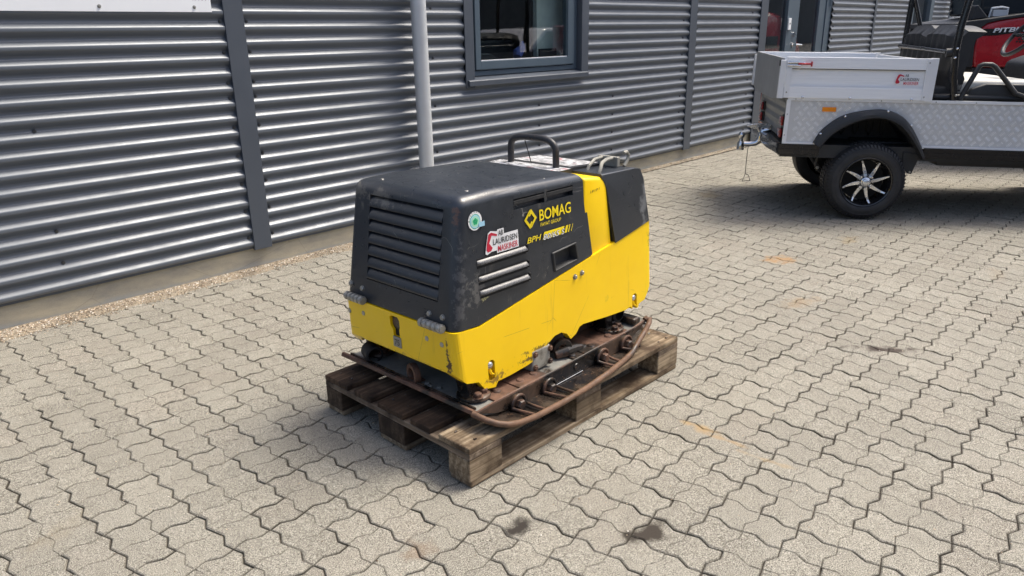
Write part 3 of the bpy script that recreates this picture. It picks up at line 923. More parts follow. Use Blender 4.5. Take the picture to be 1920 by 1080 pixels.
# door section
MB().box((7.385, YW - .036, .0), (7.565, YW - .024, ZT)).box((7.55, YW - .024, 0), (7.565, YW + .06, ZT)).build('door_flashing', 'trim', wall, bevel=.0015)
df = MB().box((7.566, YW + .0, .02), (7.64, YW + .09, 2.6)).box((8.20, YW + .0, .02), (8.36, YW + .09, 2.6)).box((9.42, YW + .0, .02), (9.60, YW + .09, 2.6)).box((7.64, YW, .02), (8.2, YW + .09, .12)).build('door_frame', 'frame_paint', wall, bevel=.004)
MB().box((7.64, YW + .035, .12), (8.2, YW + .041, 2.6)).build('pane', 'glass', df)
dl = MB().box((8.362, YW + .012, .03), (8.565, YW + .075, 2.6)).box((9.20, YW + .012, .03), (9.418, YW + .075, 2.6)).box((8.565, YW + .012, .03), (9.20, YW + .075, .42)).build('door', 'frame_paint', wall, bevel=.004)
MB().box((8.565, YW + .038, .42), (9.20, YW + .044, 2.6)).build('pane', 'glass', dl)
MB().tube([(8.44, YW + .01, 1.15), (8.44, YW - .045, 1.15), (8.47, YW - .05, 1.15), (8.59, YW - .05, 1.145)], .011, 10).cyl((8.44, YW + .012, 1.15), (8.44, YW + .002, 1.15), .026, 16).build('door_handle', 'chrome', dl, smooth=True)
MB().cyl((8.44, YW + .012, 1.275), (8.44, YW - .006, 1.275), .028, 16).build('door_lock', 'chrome', dl, smooth=True)
MB().tube([(8.10, YW + .1, 1.15), (8.02, YW + .1, 1.15), (7.88, YW + .1, 1.145)], .011, 8).build('inside_handle', 'chrome', df, smooth=True)
MB().box((8.215, YW - .018, 1.33), (8.29, YW - .001, 1.47)).build('card_reader', 'white_sheet', df, bevel=.003)
MB().box((8.243, YW - .0195, 1.395), (8.262, YW - .0182, 1.415)).build('reader_window', 'print_black', df)
MB().box((9.52, YW - .03, 1.62), (9.535, YW - .002, 1.95)).build('door_closer_rod', 'chrome', df)
# dark hall behind the door
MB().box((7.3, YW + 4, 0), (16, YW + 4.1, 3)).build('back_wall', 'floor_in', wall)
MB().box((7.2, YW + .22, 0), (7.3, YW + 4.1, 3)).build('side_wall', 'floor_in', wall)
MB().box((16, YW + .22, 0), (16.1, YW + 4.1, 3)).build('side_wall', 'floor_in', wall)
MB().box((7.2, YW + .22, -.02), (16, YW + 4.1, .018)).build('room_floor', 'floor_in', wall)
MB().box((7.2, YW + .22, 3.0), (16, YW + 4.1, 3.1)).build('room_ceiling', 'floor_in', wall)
rm = thing('red_machine', 'red rounded machine standing inside behind the glass door', 'machine')
MB().prism([(7.75, .1), (8.9, .1), (8.9, 1.1), (8.5, 1.5), (7.9, 1.55), (7.75, 1.4)], YW + .07, YW + 1.2, 'y').build('machine_body', 'red_paint', rm, bevel=.08, seg=4, smooth=True)
MB().box((7.80, YW + .055, 1.12), (8.1, YW + .075, 1.26)).build('machine_badge', 'black_gloss', rm)
# second glazed opening far right
MB().box((13.0, YW - .04, 0), (13.16, YW + .06, ZT)).box((14.1, YW - .04, 0), (14.3, YW + .06, ZT)).build('door_frame', 'frame_paint', wall, bevel=.004)
MB().box((13.16, YW + .02, .1), (14.1, YW + .026, ZT)).build('pane', 'glass', wall)
sheet('cladding_sheet', 14.3, 15.0, .150, ZT)
om = tag(MB().box((13.1, YW + .5, .1), (14.2, YW + 1.0, 1.5)).build('orange_reflection_box', simple('orange_reflection_paint', (.65, .12, .03), .5), None, bevel=.02), 'orange box inside the far glazed door, standing in for an orange reflection', 'stand-in')  # box added in place of the orange reflections in this pane

# signs
sg = thing('sign_board', 'large white sign board screwed to the cladding at the upper left', 'sign')
MB().box((-2.0, YW - .034, 1.492), (.695, YW - .028, 2.3)).build('board', 'white_sheet', sg, bevel=.0008)
for x in (.12, .60): screw_mb((x,), (1.517,), YW - .0335).build('sign_screw', 'bolt', sg, smooth=True)
poly_at([[(x, 0), (x + w, .0), (x + w, .012), (x, .012)] for x, w in ((0, .006), (.012, .010), (.034, .004), (.05, .010), (.072, .005))], 'lettering', 'print_black', sg, (.595, YW - .0342, 1.553), (1, 0, 0), (0, 0, 1), .0004)
ps = thing('paper_sign', 'white paper notice on the far wall beside the red vehicle', 'sign')
MB().box((17.2, YW - .04, 1.60), (18.75, YW - .03, 2.3)).build('sheet', 'white_sheet', ps)
for k, z in enumerate((1.90, 1.82, 1.74)):
    poly_at([[(x, 0), (x + .05, 0), (x + .045, .03), (x + .006, .034)] for x in [q * .075 for q in range(4, 4 + (6, 8, 5)[k])]], 'print_line', 'print_blue', ps, (17.5, YW - .041, z), (1, 0, 0), (0, 0, 1), .001)['kind'] = 'stuff'

# ------------------------------------------------------------------ pallet
pal = thing('wooden_pallet', 'weathered wooden pallet under the yellow and black plate compactor', 'pallet', (0, 0, 0), (0, 0, R(-1.0)))
def board(x0, x1, y0, y1, z0, z1, mat, name='board', wob=.002, nx=6, along='x', cham=0):
    """a sawn board with slightly uneven faces"""
    bm = bmesh.new()
    bmesh.ops.create_cube(bm, size=1.0)
    for v in bm.verts:
        v.co = Vector((x0 if v.co.x < 0 else x1, y0 if v.co.y < 0 else y1, z0 if v.co.z < 0 else z1))
    ax = 0 if along == 'x' else 1
    es = [e for e in bm.edges if abs((e.verts[0].co - e.verts[1].co)[ax]) > .01 and abs(abs((e.verts[0].co - e.verts[1].co)[ax]) - (e.verts[0].co - e.verts[1].co).length) < 1e-5]
    bmesh.ops.subdivide_edges(bm, edges=es, cuts=nx, use_grid_fill=True)
    bmesh.ops.bevel(bm, geom=[e for e in bm.edges if e.calc_face_angle(0) > .5], offset=.0025, segments=1, affect='EDGES')
    s = random.random() * 50
    for v in bm.verts:
        p = v.co * 9 + Vector((s, s, s))
        v.co += Vector((noise.noise(p), noise.noise(p + Vector((5, 0, 0))), noise.noise(p + Vector((0, 5, 0))))) * wob
    me = bpy.data.meshes.new(name); bm.to_mesh(me); bm.free()
    me.materials.append(M[mat] if isinstance(mat, str) else mat)
    o = bpy.data.objects.new(name, me); COL.objects.link(o); o.parent = pal
    return o
Z1, Z2, Z3, Z4 = .0215, .1, .122, .144
for (a, b) in ((0, .1), (.3275, .4725), (.7, .8)):
    board(.004, 1.196, a, b, .001, Z1, 'wood', 'bottom_board', .0015, 12)
for ix, (xa, xb) in enumerate(((.0, .145), (.5275, .6725), (1.055, 1.2))):
    for iy, (ya, yb) in enumerate(((0, .1), (.3275, .4725), (.7, .8))):
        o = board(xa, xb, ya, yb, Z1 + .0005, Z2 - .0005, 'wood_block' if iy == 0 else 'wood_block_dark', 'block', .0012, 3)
    board(xa, xb, 0, .8, Z2, Z3 - .0005, 'wood_y', 'stringer_board', .0015, 10, along='y')
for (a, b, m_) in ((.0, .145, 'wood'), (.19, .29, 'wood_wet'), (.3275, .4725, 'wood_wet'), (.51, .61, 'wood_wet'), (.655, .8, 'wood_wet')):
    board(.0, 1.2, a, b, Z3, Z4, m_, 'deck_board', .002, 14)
nm = MB()
for x in (.05, .10, .57, .63, 1.10, 1.15):
    for y in (.03, .11, .36, .44, .69, .76):
        nm.cyl((x + random.uniform(-.01, .01), y, Z4 - .001), (x, y, Z4 + .0012), .004, 8)
nm.build('nail_heads', 'oily', pal, kind='stuff')

# ------------------------------------------------------------------ plate compactor
comp = thing('plate_compactor', 'yellow and black reversible plate compactor standing on the wooden pallet', 'compactor')
YC = .430
def hy(z, half=.292): return half - .018 * (z - .46) / .42

# lower yellow shell: side outline (x, z)
out = [(.083, .462), (.105, .462), (.20, .4555), (1.196, .619), (1.214, .606), (1.226, .36), (1.168, .285), (1.125, .278), (1.118, .264), (1.085, .260), (1.062, .282), (1.03, .2765),
       (.90, .286), (.745, .301), (.722, .297), (.700, .276), (.668, .264), (.645, .292), (.612, .308), (.575, .306), (.540, .291), (.515, .268), (.492, .262), (.46, .249), (.42, .2425),
       (.33, .237), (.268, .2365), (.255, .2195), (.205, .2305), (.178, .2655), (.125, .279), (.089, .316)]
bm = bmesh.new()
v0 = [bm.verts.new((x, YC - hy(z), z)) for x, z in out]
v1 = [bm.verts.new((x, YC + hy(z), z)) for x, z in out]
n = len(out)
bm.faces.new(v0); bm.faces.new(list(reversed(v1)))
for i in range(n): bm.faces.new((v0[i], v1[i], v1[(i + 1) % n], v0[(i + 1) % n]))
bmesh.ops.recalc_face_normals(bm, faces=bm.faces)
bm.edges.ensure_lookup_table()
def iscorner(e):
    a, b = e.verts[0].co, e.verts[1].co
    if abs(a.y - b.y) > .02: return False
    fr = max(a.x, b.x) < .12 and abs(a.z - b.z) > .1
    return fr
es = [e for e in bm.edges if iscorner(e) or (abs(e.verts[0].co.y - e.verts[1].co.y) < .02 and min(e.verts[0].co.x, e.verts[1].co.x) > 1.21 and abs(e.verts[0].co.z - e.verts[1].co.z) > .1)]
bmesh.ops.bevel(bm, geom=es, offset=.032, segments=5, affect='EDGES', profile=.5)
me = bpy.data.meshes.new('lower_body'); bm.to_mesh(me); bm.free()
me.materials.append(M['yellow'])
body = bpy.data.objects.new('lower_body', me); COL.objects.link(body); body.parent = comp
cut1 = MB().prism([(.096, YC - .230), (.138, YC - .272), (1.19, YC - .272), (1.19, YC + .272), (.138, YC + .272), (.096, YC + .230)], .1, .452, 'z').build('c', None)
cut1b = MB().prism([(.21, .44), (1.19, .602), (1.19, .3), (.21, .3)], YC - .272, YC + .272, 'y').build('c', None)
# exhaust opening in the front face, towing-eye slots in the sides
hole = MB().prism([(YC - .018, .415), (YC - .018, .44), (YC - .010, .451), (YC + .026, .451), (YC + .033, .443), (YC + .033, .415), (YC + .026, .404), (YC + .020, .398), (YC + .020, .376), (YC - .014, .376), (YC - .014, .404)], .05, .12, 'x').build('c', None)
eyes = MB()
eyec = []
for xx, zz in ((.241, .295), (1.093, .302)):
    o_ = MB().prism([(xx + .017 * math.cos(t), zz + .0 + .017 * math.sin(t) + (.012 if math.sin(t) > 0 else -.030)) for t in [2 * PI * k / 16 for k in range(16)]], .05, .9, 'y').build('c', None)
    eyec.append(o_)
boolean(body, [cut1, cut1b, hole] + eyec)
for p in body.data.polygons: p.use_smooth = False
# pale metal plate and dark pipe behind the exhaust opening
MB().box((.098, YC - .04, .34), (.104, YC + .045, .46)).build('exhaust_recess', 'dark', body)
MB().cyl((.105, YC + .008, .425), (.094, YC + .008, .425), .022, 16).build('exhaust_pipe', 'oily', body, smooth=True)
MB().box((.0845, YC - .020, .338), (.0905, YC + .022, .376)).build('stamp_plate', 'grey_metal', body, bevel=.0006)
text_at('75', 'lettering', 'print_black', body, (.0842, YC + .014, .345), (0, -1, 0), (0, 0, 1), .026, .022, .01, 0, .0003)
# tow eyes: bright balls in yellow hooked brackets
for xx, zz in ((.241, .295), (1.093, .302)):
    MB().sphere((xx, YC - .283, zz + .008), .0165, 16).build('towing_ball', 'machined', body, smooth=True)
    MB().tube([(xx - .002, YC - .290, zz - .006), (xx + .002, YC - .294, zz - .022), (xx + .016, YC - .294, zz - .032), (xx + .024, YC - .291, zz - .020)], .0055, 8).build('towing_hook', 'yellow', body, smooth=True)

# hood
hx = lambda z: .088 + (z - .46) / .425 * .060
hood_pts = [(.088, .4655), (.20, .4600), (.812, .5600), (.765, .84), (.757, .877), (.30, .8885), (.148, .8840)]
bm = bmesh.new()
def hh(z): return hy(z) - .0015
v0 = [bm.verts.new((x, YC - hh(z), z)) for x, z in hood_pts]; v1 = [bm.verts.new((x, YC + hh(z), z)) for x, z in hood_pts]
n = len(hood_pts); bm.faces.new(v0); bm.faces.new(list(reversed(v1)))
for i in range(n): bm.faces.new((v0[i], v1[i], v1[(i + 1) % n], v0[(i + 1) % n]))
bmesh.ops.recalc_face_normals(bm, faces=bm.faces)
es = []
for e in bm.edges:
    a, b = e.verts[0].co, e.verts[1].co
    side = abs(a.y - b.y) < .05
    if side and min(a.z, b.z) > .83 and abs(a.x - b.x) > .1: es.append(e)                 # top long edges
    if side and max(a.x, b.x) < .16 and abs(a.z - b.z) > .2: es.append(e)                  # front uprights
    if not side and abs(a.z - .884) < .003 and abs(a.x - .148) < .01: es.append(e)         # front top
    if not side and abs(a.z - .877) < .002: es.append(e)
bmesh.ops.bevel(bm, geom=es, offset=.034, segments=6, affect='EDGES', profile=.5)
for f in bm.faces: f.smooth = True
for e in bm.edges:
    if len(e.link_faces) == 2 and e.calc_face_angle(0) > R(30): e.smooth = False
me = bpy.data.meshes.new('hood'); bm.to_mesh(me); bm.free()
me.materials.append(M['hood'])
hood = bpy.data.objects.new('hood', me); COL.objects.link(hood); hood.parent = comp
FA = math.atan2(.060, .425)      # lean of the front face
SA = math.atan2(.018, .42)       # lean of the side face
vf = MB().prism([(.0, .548), (hx(.548) + .026, .548), (hx(.843) + .026, .843), (.0, .843)], YC - .205, YC + .168, 'y').build('c', None)
cs = [vf]
for (xa, xb) in ((.388, .545), (.557, .702)):
    cs.append(MB().box((xa, .0, .806), (xb, YC - hy(.82) + .022, .842)).build('c', None))
cs.append(MB().prism([(.592, .552), (.716, .566), (.700, .626), (.583, .616)], .0, YC - hy(.6) + .030, 'y').build('c', None))
boolean(hood, cs)
hood.data.materials.clear(); hood.data.materials.append(M['hood'])
# front louvres
nl = 7; z0, z1 = .550, .842; ph = (z1 - z0) / nl
for k in range(nl):
    za = z0 + k * ph; zb = za + ph
    P = []
    prof2 = [(.005, .0), (-.0015, .002), (-.0025, .007), (-.001, .016), (.004, ph * .70), (.010, ph * .86), (.022, ph * .97), (.024, ph * .9), (.016, ph * .62), (.006, .016)]
    MB().prism([(hx(za + dz) + dx, za + dz) for dx, dz in prof2], YC - .204, YC + .167, 'y').build('louvre', 'hood', hood, smooth=True, angle=50)
# low side louvres pressed outwards
for (zt, xa, xb) in ((.676, .205, .440), (.621, .208, .443), (.574, .211, .448)):
    yy = YC - hy(zt)
    vs = []
    prof3 = [(.0005, .000), (-.006, -.0035), (-.0105, -.009), (-.0108, -.0135), (-.008, -.0155), (.0005, -.016)]
    mb = MB()
    ring0 = [(xa, yy + a * .1 , zt + b) for a, b in prof3]; ring1 = [(xa + .012, yy + a, zt + b) for a, b in prof3]; ring2 = [(xb - .004, yy + a, zt + b) for a, b in prof3]
    m_ = len(prof3)
    mb.add(ring0 + ring1 + ring2, [(i, i + 1, m_ + i + 1, m_ + i) for i in range(m_ - 1)] + [(m_ + i, m_ + i + 1, 2 * m_ + i + 1, 2 * m_ + i) for i in range(m_ - 1)])
    mb.build('side_louvre', 'louvre_glint', hood, smooth=True, angle=50)
    MB().box((xb - .0035, yy - .010, zt - .020), (xb + .001, yy + .0005, zt + .004)).box((xa, yy - .0008, zt + .002), (xb, yy + .0005, zt + .006)).box((xa, yy - .0008, zt - .027), (xb, yy + .0005, zt - .020)).build('louvre_mouth', 'dark', hood)
# upper side vents: blade in each slot
for (xa, xb) in ((.389, .544), (.558, .701)):
    yy = YC - hy(.82)
    MB().prism([(yy + .001, .836), (yy + .020, .8405), (yy + .020, .836), (yy + .006, .822), (yy + .001, .824)], xa, xb, 'x').build('vent_blade', 'black_plastic', hood)
# recessed grip with a raised rim
yy = YC - hy(.6)
rim = [(.592, .552), (.716, .566), (.700, .626), (.583, .616)]
cxr = sum(p[0] for p in rim) / 4; czr = sum(p[1] for p in rim) / 4
mb = MB()
def rp(s, y): return [(cxr + (p[0] - cxr) * s, y + (.0 if True else 0), czr + (p[1] - czr) * s) for p in rim]
A, B_, C_, D_ = rp(1.17, yy + .001), rp(1.13, yy - .005), rp(1.0, yy - .005), rp(.90, yy + .027)
vs = A + B_ + C_ + D_
fs = []
for l in range(3):
    for i in range(4): fs.append((l * 4 + i, l * 4 + (i + 1) % 4, (l + 1) * 4 + (i + 1) % 4, (l + 1) * 4 + i))
fs.append((12, 13, 14, 15))
mb.add(vs, fs); mb.build('grip_recess', 'black_plastic', hood, bevel=.0015, smooth=True)
# hinges
def hinge(ya, yb, z):
    h = MB().tube([(.073, ya, z + .004), (.073, yb, z + .004)], .0125, 14).build('hinge', 'grey_metal', comp, smooth=True)
    k = 5; mb = MB()
    for i in range(k):
        yk = ya + (yb - ya) * (i + .5) / k
        mb.lathe([(.0126, -.007), (.0158, -.006), (.0158, .006), (.0126, .007)], (.073, yk, z + .004), (0, 1, 0), 16)
    mb.build('hinge_knuckle', 'bolt', h, smooth=True)
hinge(.695, .590, .470); hinge(.287, .177, .470)
def hexbolt(p, ax, r=.0095, h=.008, mat='bolt', parent=comp, name='bolt'):
    mb = MB()
    p = Vector(p); ax = Vector(ax).normalized()
    mb.lathe([(r * 1.35, 0), (r * 1.35, .0015), (r * 1.0, .0018)], p, ax, 14)
    mb.lathe([(r, .0015), (r, h * .8), (r * .8, h), (.0001, h)], p, ax, 6)
    return mb.build(name, mat, parent)
for (y, z) in ((.700, .408), (.615, .419), (.272, .414), (.199, .412)): hexbolt((.090, y, z), (-1, 0, 0))
for (y, z) in ((.690, .513), (.622, .508), (.262, .501), (.198, .503)): hexbolt((hx(z) + .001, y, z), (-1, 0, .14))
for (x, z) in ((.700, .500), (.742, .506)): hexbolt((x, YC - hy(z), z), (0, -1, 0), .008)
# small top fasteners on the hood
mb = MB()
for (x, y) in ((.20, .60), (.36, .62), (.66, .655), (.72, .60), (.70, .30), (.40, .20), (.58, .19), (.24, .22), (.64, .37), (.66, .50)):
    mb.lathe([(.0001, .0012), (.006, .0012), (.007, 0)], (x, y, .8865 - max(0, x - .3) * .024), (0, 0, 1), 10)
mb.build('hood_rivets', 'bolt', hood, kind='stuff')

# yellow rear column between hood and tank
col_o = [(.760, .50), (.955, .50), (.945, .585), (.905, .815), (.880, .845), (.760, .858)]
mb = MB(); mb.prism(col_o, YC - .279, YC + .279, 'y')
o = mb.build('rear_column', 'yellow', comp, bevel=.012, seg=3, smooth=True)
poly_at([[(x, 0 + o), (x + .0022, 0 + o), (x + .004, .010), (x + .0018, .011)] for x, o in ((0, .001), (.010, .0), (.016, .003), (.026, .001), (.036, .0), (.042, .004), (.052, .002))] + [[(.010, .004), (.018, .006), (.018, .0075), (.010, .0055)]], 'pen_scribble', 'print_black', comp, (.800, YC - .2795, .795), (1, 0, .08), (0, 0, 1), .001)

# black tank hood at the rear
tk = [(.955, .5755), (1.196, .6205), (1.155, .800), (1.130, .842), (1.09, .851), (.870, .856), (.868, .842), (.885, .825), (.900, .800)]
bm = bmesh.new()
def th(z): return hy(z) + .004
v0 = [bm.verts.new((x, YC - th(z), z)) for x, z in tk]; v1 = [bm.verts.new((x, YC + th(z), z)) for x, z in tk]
n = len(tk); bm.faces.new(v0); bm.faces.new(list(reversed(v1)))
for i in range(n): bm.faces.new((v0[i], v1[i], v1[(i + 1) % n], v0[(i + 1) % n]))
bmesh.ops.recalc_face_normals(bm, faces=bm.faces)
es = []
for e in bm.edges:
    a, b = e.verts[0].co, e.verts[1].co
    if abs(a.y - b.y) < .05:
        if min(a.z, b.z) > .845 and abs(a.x - b.x) > .1: es.append(e)
        if min(a.x, b.x) > 1.12: es.append(e)
    elif a.z > .79 and a.x > 1.1: es.append(e)
    elif a.x > 1.08 and a.z > .84: es.append(e)
bmesh.ops.bevel(bm, geom=es, offset=.026, segments=5, affect='EDGES', profile=.5, clamp_overlap=True)
for f in bm.faces: f.smooth = True
for e in bm.edges:
    if len(e.link_faces) == 2 and e.calc_face_angle(0) > R(32): e.smooth = False
me = bpy.data.meshes.new('tank_cover'); bm.to_mesh(me); bm.free(); me.materials.append(M['hood'])
tank = bpy.data.objects.new('tank_cover', me); COL.objects.link(tank); tank.parent = comp
# latch and filler handle on the tank cover
mb = MB().tube([(.905, .19, .852), (.915, .19, .868), (.935, .20, .884), (.99, .22, .888), (1.055, .232, .886), (1.062, .235, .86)], .0075, 8)
mb.tube([(.925, .26, .852), (.935, .26, .868), (.99, .275, .884), (1.05, .28, .886), (1.055, .28, .86)], .0065, 8)
mb.build('latch_handle', 'grey_metal', tank, smooth=True)
MB().box((1.045, .205, .852), (1.065, .30, .892)).build('latch_bracket', 'grey_metal', tank, bevel=.003)
MB().tube([(1.085, .20, .853), (1.105, .20, .872), (1.115, .20, .893), (1.10, .20, .908), (1.080, .20, .905)], .007, 8).tube([(1.105, .20, .872), (1.105, .245, .872)], .006, 8).build('latch_hook', 'grey_metal', tank, smooth=True)
# decal plate between hood and tank
MB().prism([(.755, .862), (.86, .862), (.875, .867), (1.09, .857), (1.09, .84), (.755, .84)], YC - .14, YC + .262, 'y').build('rear_top_plate', 'black_plastic', comp)
MB().add([(.770, YC - .14, .8635), (.862, YC - .14, .8645), (.862, YC + .23, .8645), (.770, YC + .23, .8635)], [(0, 1, 2, 3)]).build('warning_label', 'label', comp)
MB().add([(.882, YC - .12, .8680), (1.06, YC - .12, .8602), (1.06, YC + .19, .8602), (.882, YC + .19, .8680)], [(0, 1, 2, 3)]).build('warning_label', 'label', comp)
# lifting handle
pth = []
for k in range(0, 25):
    t = PI * k / 24
    y = .470 + .118 * math.copysign(abs(math.cos(t)) ** .55, math.cos(t))
    z = .905 + .066 * abs(math.sin(t)) ** .6
    pth.append((.846 - .004 * math.sin(t), y, z))
pth = [(.846, .588, .862)] + pth + [(.846, .352, .862)]
MB().tube(pth, .0135, 12).build('lifting_handle', rust_mat('worn_black_handle', (.02, .02, .022), (.035, .034, .035), (.13, .06, .03), .60, .45), comp, smooth=True)
MB().tube([(.87, .50, .865), (.862, .505, .90), (.850, .515, .955)], .002, 6).build('wire', 'cable', comp)

# lettering and emblems on the side (plane leans with the hood)
SX = (1, 0, 0); SY = (0, SA, 1)
def sp(x, z, d=.0012): return (x, YC - hy(z) - d, z)
text_at('BOMAG', 'lettering', 'print_yellow', hood, sp(.512, .7465), SX, SY, .172, .040, .012, 0, .0008)
text_at('FAYAT GROUP', 'lettering', 'print_yellow', hood, sp(.517, .7265), SX, SY, .110, .0125, .0, 0, .0008)
# two folded arrow shapes forming a diamond
w_, h_ = .032, .032
L1 = [(-.032, .004), (-.004, .036), (.004, .028), (-.016, .004), (-.004, -.011), (.004, -.020), (.0, -.036 + .006)]
d1 = [(-.032, .0), (-.002, .033), (-.002, .020), (-.020, .0), (-.004, -.018), (.004, -.008), (.012, -.016), (-.004, -.034)]
d2 = [(-a, -b) for a, b in d1]
poly_at([d1, d2], 'diamond_emblem', 'print_yellow', hood, sp(.466, .763), SX, SY, .0008)
text_at('BPH', 'lettering', 'print_yellow', hood, sp(.444, .681), SX, SY, .074, .020, .012, .25, .0008)
poly_at([[(.0, .0), (.112, .0), (.122, .026), (.010, .026)], [(.140, .0), (.146, .0), (.156, .026), (.150, .026)], [(.158, .0), (.161, .0), (.171, .026), (.168, .026)], [(.121, .0), (.134, .0), (.144, .026), (.131, .026)]], 'yellow_bars', 'print_yellow', hood, sp(.524, .678), SX, SY, .0006)
text_at('80/65 S', 'lettering', 'print_black', hood, sp(.526, .6755), SX, SY, .120, .021, .04, .25, .0012)
text_at('80/65 S', 'lettering', 'print_white', hood, sp(.527, .6765), SX, SY, .118, .019, .0, .25, .0020)
company_sticker(hood, sp(.243, .682), SX, SY, .160)
# round ecology sticker
poly_at([circle(.0, .0, .030)], 'round_sticker', 'print_white', hood, sp(.206, .806), SX, SY, .0003)
poly_at([circle(.0, -.002, .0235)], 'round_sticker', 'print_green', hood, sp(.206, .806), SX, SY, .0008)
poly_at([circle(.0, -.002, .0215)], 'round_sticker', 'print_blue', hood, sp(.206, .806), SX, SY, .0012)
poly_at([circle(.0, -.002, .0175)], 'round_sticker', simple('mint_print', (.35, .68, .48), .45), hood, sp(.206, .806), SX, SY, .0016)
poly_at([circle(math.cos(t) * .006, -.002 + math.sin(t) * .006, .0052, 12) for t in [2 * PI * k / 5 + .3 for k in range(5)]], 'flower_emblem', 'print_green', hood, sp(.206, .806), SX, SY, .002)
poly_at([[(.014, -.022), (.040, -.022), (.040, -.006), (.014, -.008)]], 'round_sticker', 'print_blue', hood, sp(.206, .806), SX, SY, .0024)
for k, ch in enumerate('ECOLOGY'):
    a = R(172) - R(19) * k
    X = (math.sin(a), 0, -math.cos(a)); Y = (math.cos(a), 0, math.sin(a))
    px, pz = .206 + .0262 * math.cos(a) - .003 * math.sin(a), .806 + .0262 * math.sin(a) + .003 * math.cos(a)
    text_at(ch, 'lettering', 'print_black', hood, sp(px - .000, pz), X, Y, .0055, .0055, .02, 0, .0030)

# base plate assembly
bp = [(.104, .200), (.106, .188), (.14, .170), (.20, .154), (.28, .1475), (.95, .1475), (1.02, .156), (1.09, .180), (1.128, .212), (1.118, .222), (1.08, .206), (1.02, .1985), (.94, .1965), (.25, .1965), (.16, .1965), (.112, .2005)]
MB().prism(bp, .085, .775, 'y').build('base_plate', 'plate_grey', comp, bevel=.002)
# front lip with worn rusty edge
MB().prism([(.094, .194), (.098, .2075), (.108, .2085), (.108, .190)], .068, .800, 'y').build('front_lip', 'rust', comp, bevel=.0015)
MB().prism([(.114, .196), (.118, .2075), (.124, .2075), (.124, .194)], .090, .770, 'y').build('front_rib', 'oily', comp)
# top wear strips: rusty segments on the near side of the plate
for k, (xa, xb) in enumerate(((.205, .325), (.328, .475), (.64, .70), (.703, .835), (.838, 1.01))):
    MB().box((xa, .083, .1968), (xb, .245, .2030 + .002 * (k % 2))).build('side_casting', 'rust', comp, bevel=.003)
# side trough: inner wall, floor and outer skid bar
wallp = [(.106, .198), (.17, .2025), (.55, .2055), (1.0, .217), (1.085, .228), (1.06, .195), (1.0, .166), (.9, .152), (.3, .150), (.2, .163), (.13, .190)]
MB().prism(wallp, .070, .079, 'y').build('trough_wall', 'oily', comp, bevel=.001)
MB().tube([(.104, .0745, .200), (.17, .0745, .2045), (.55, .0745, .2075), (1.0, .0745, .219), (1.088, .0745, .2295)], .0042, 8).build('trough_edge', 'rust', comp, smooth=True)
barp = [(.090, .790, .213), (.090, .6, .213), (.090, .3, .213), (.097, .080, .199), (.102, .055, .194), (.113, .028, .186), (.134, .002, .176), (.162, -.016, .168), (.205, -.028, .161), (.28, -.036, .157), (.42, -.040, .157), (.56, -.036, .1575), (.70, -.022, .1575), (.82, -.004, .158), (.905, .012, .160), (.935, .020, .167), (.985, .030, .186), (1.04, .040, .206), (1.085, .052, .222), (1.108, .064, .232), (1.098, .073, .236), (1.086, .075, .231)]
MB().tube(barp[3:], .0105, 12).build('skid_bar', 'rust_bar', comp, smooth=True)
fl = barp[4:20]; vs = []; fs = []
for (x, y, z) in fl:
    vs += [(x, y, z - .006), (min(max(x, .12), 1.07), .078, z - .004 if z > .165 else .1505)]
for k in range(len(fl) - 1): fs.append((2 * k, 2 * k + 2, 2 * k + 3, 2 * k + 1))
MB().add(vs, fs).build('trough_floor', 'wet_black', comp)
for (x, z) in ((.292, .1665), (.456, .1655), (.774, .1745), (.932, .178)):
    y = .069
    MB().lathe([(.0001, -.012), (.029, -.012), (.0335, -.008), (.0335, .002)], (x, y, z), (0, 1, 0), 20).build('bolt_boss', 'oily', comp, smooth=True)
    hexbolt((x, y - .011, z), (0, -1, 0), .0190, .022, 'rust')
    yb = -.030 if x < .6 else (-.010 if x < .85 else .014)
    zb = .160 if x < .9 else .168
    arc = [(x + .0325 * math.cos(t), y - .013, z + .0325 * math.sin(t)) for t in [R(-10) + R(200) * k / 8 for k in range(9)]]
    MB().tube([(x + .036, yb, zb)] + [(x + .030, (y + yb) / 2 + .005, (z + zb) / 2 - .002)] + arc + [(x - .024, (y + yb) / 2 + .005, (z + zb) / 2 - .004), (x - .012, yb - .002, zb)], .0055, 8).build('guard_loop', 'rust', comp, smooth=True)
MB().lathe([(.0001, -.002), (.013, -.002), (.015, .001)], (.625, .068, .182), (0, 1, 0), 16).build('wall_plug', 'rust', comp)
# drop of bright metal seam inside the trough
MB().tube([(.50, .066, .154), (.66, .066, .156)], .0008, 6).build('weld_seam', 'alu_edge', comp)
# bracket feet with bolts at both corners
def foot(x, y, mat='plate_grey'):
    f = MB().lathe([(.0001, .012), (.052, .012), (.058, .008), (.060, 0)], (x, y, .2055), (0, 0, 1), 24).build('bracket_foot', 'oily', comp, smooth=True)
    MB().prism([(x - .03, .215), (x + .01, .215), (x + .0, .30), (x - .045, .30)], y - .008, y + .045, 'y').build('foot_gusset', 'oily', f, bevel=.003)
    for (dx, dy) in ((-.018, -.040), (.020, -.030), (.022, .0)):
        hexbolt((x + dx, y + dy, .2165), (0, 0, 1), .014, .016, 'rust', f)
foot(.185, .165); foot(.965, .165); foot(.21, .70); foot(.965, .70)
for xx in (.185, .965):
    MB().lathe([(.030, -.02), (.040, -.016), (.043, .0), (.040, .016), (.030, .02)], (xx + .05, .170, .262), (0, 1, 0), 20).build('rubber_buffer', 'black_rubber', comp, smooth=True)
MB().lathe([(.026, -.03), (.034, -.028), (.036, .0), (.034, .028), (.026, .03), (.0001, .03)], (.150, .675, .228), (.3, 1, .1), 18).build('rubber_buffer', 'black_rubber', comp, smooth=True)
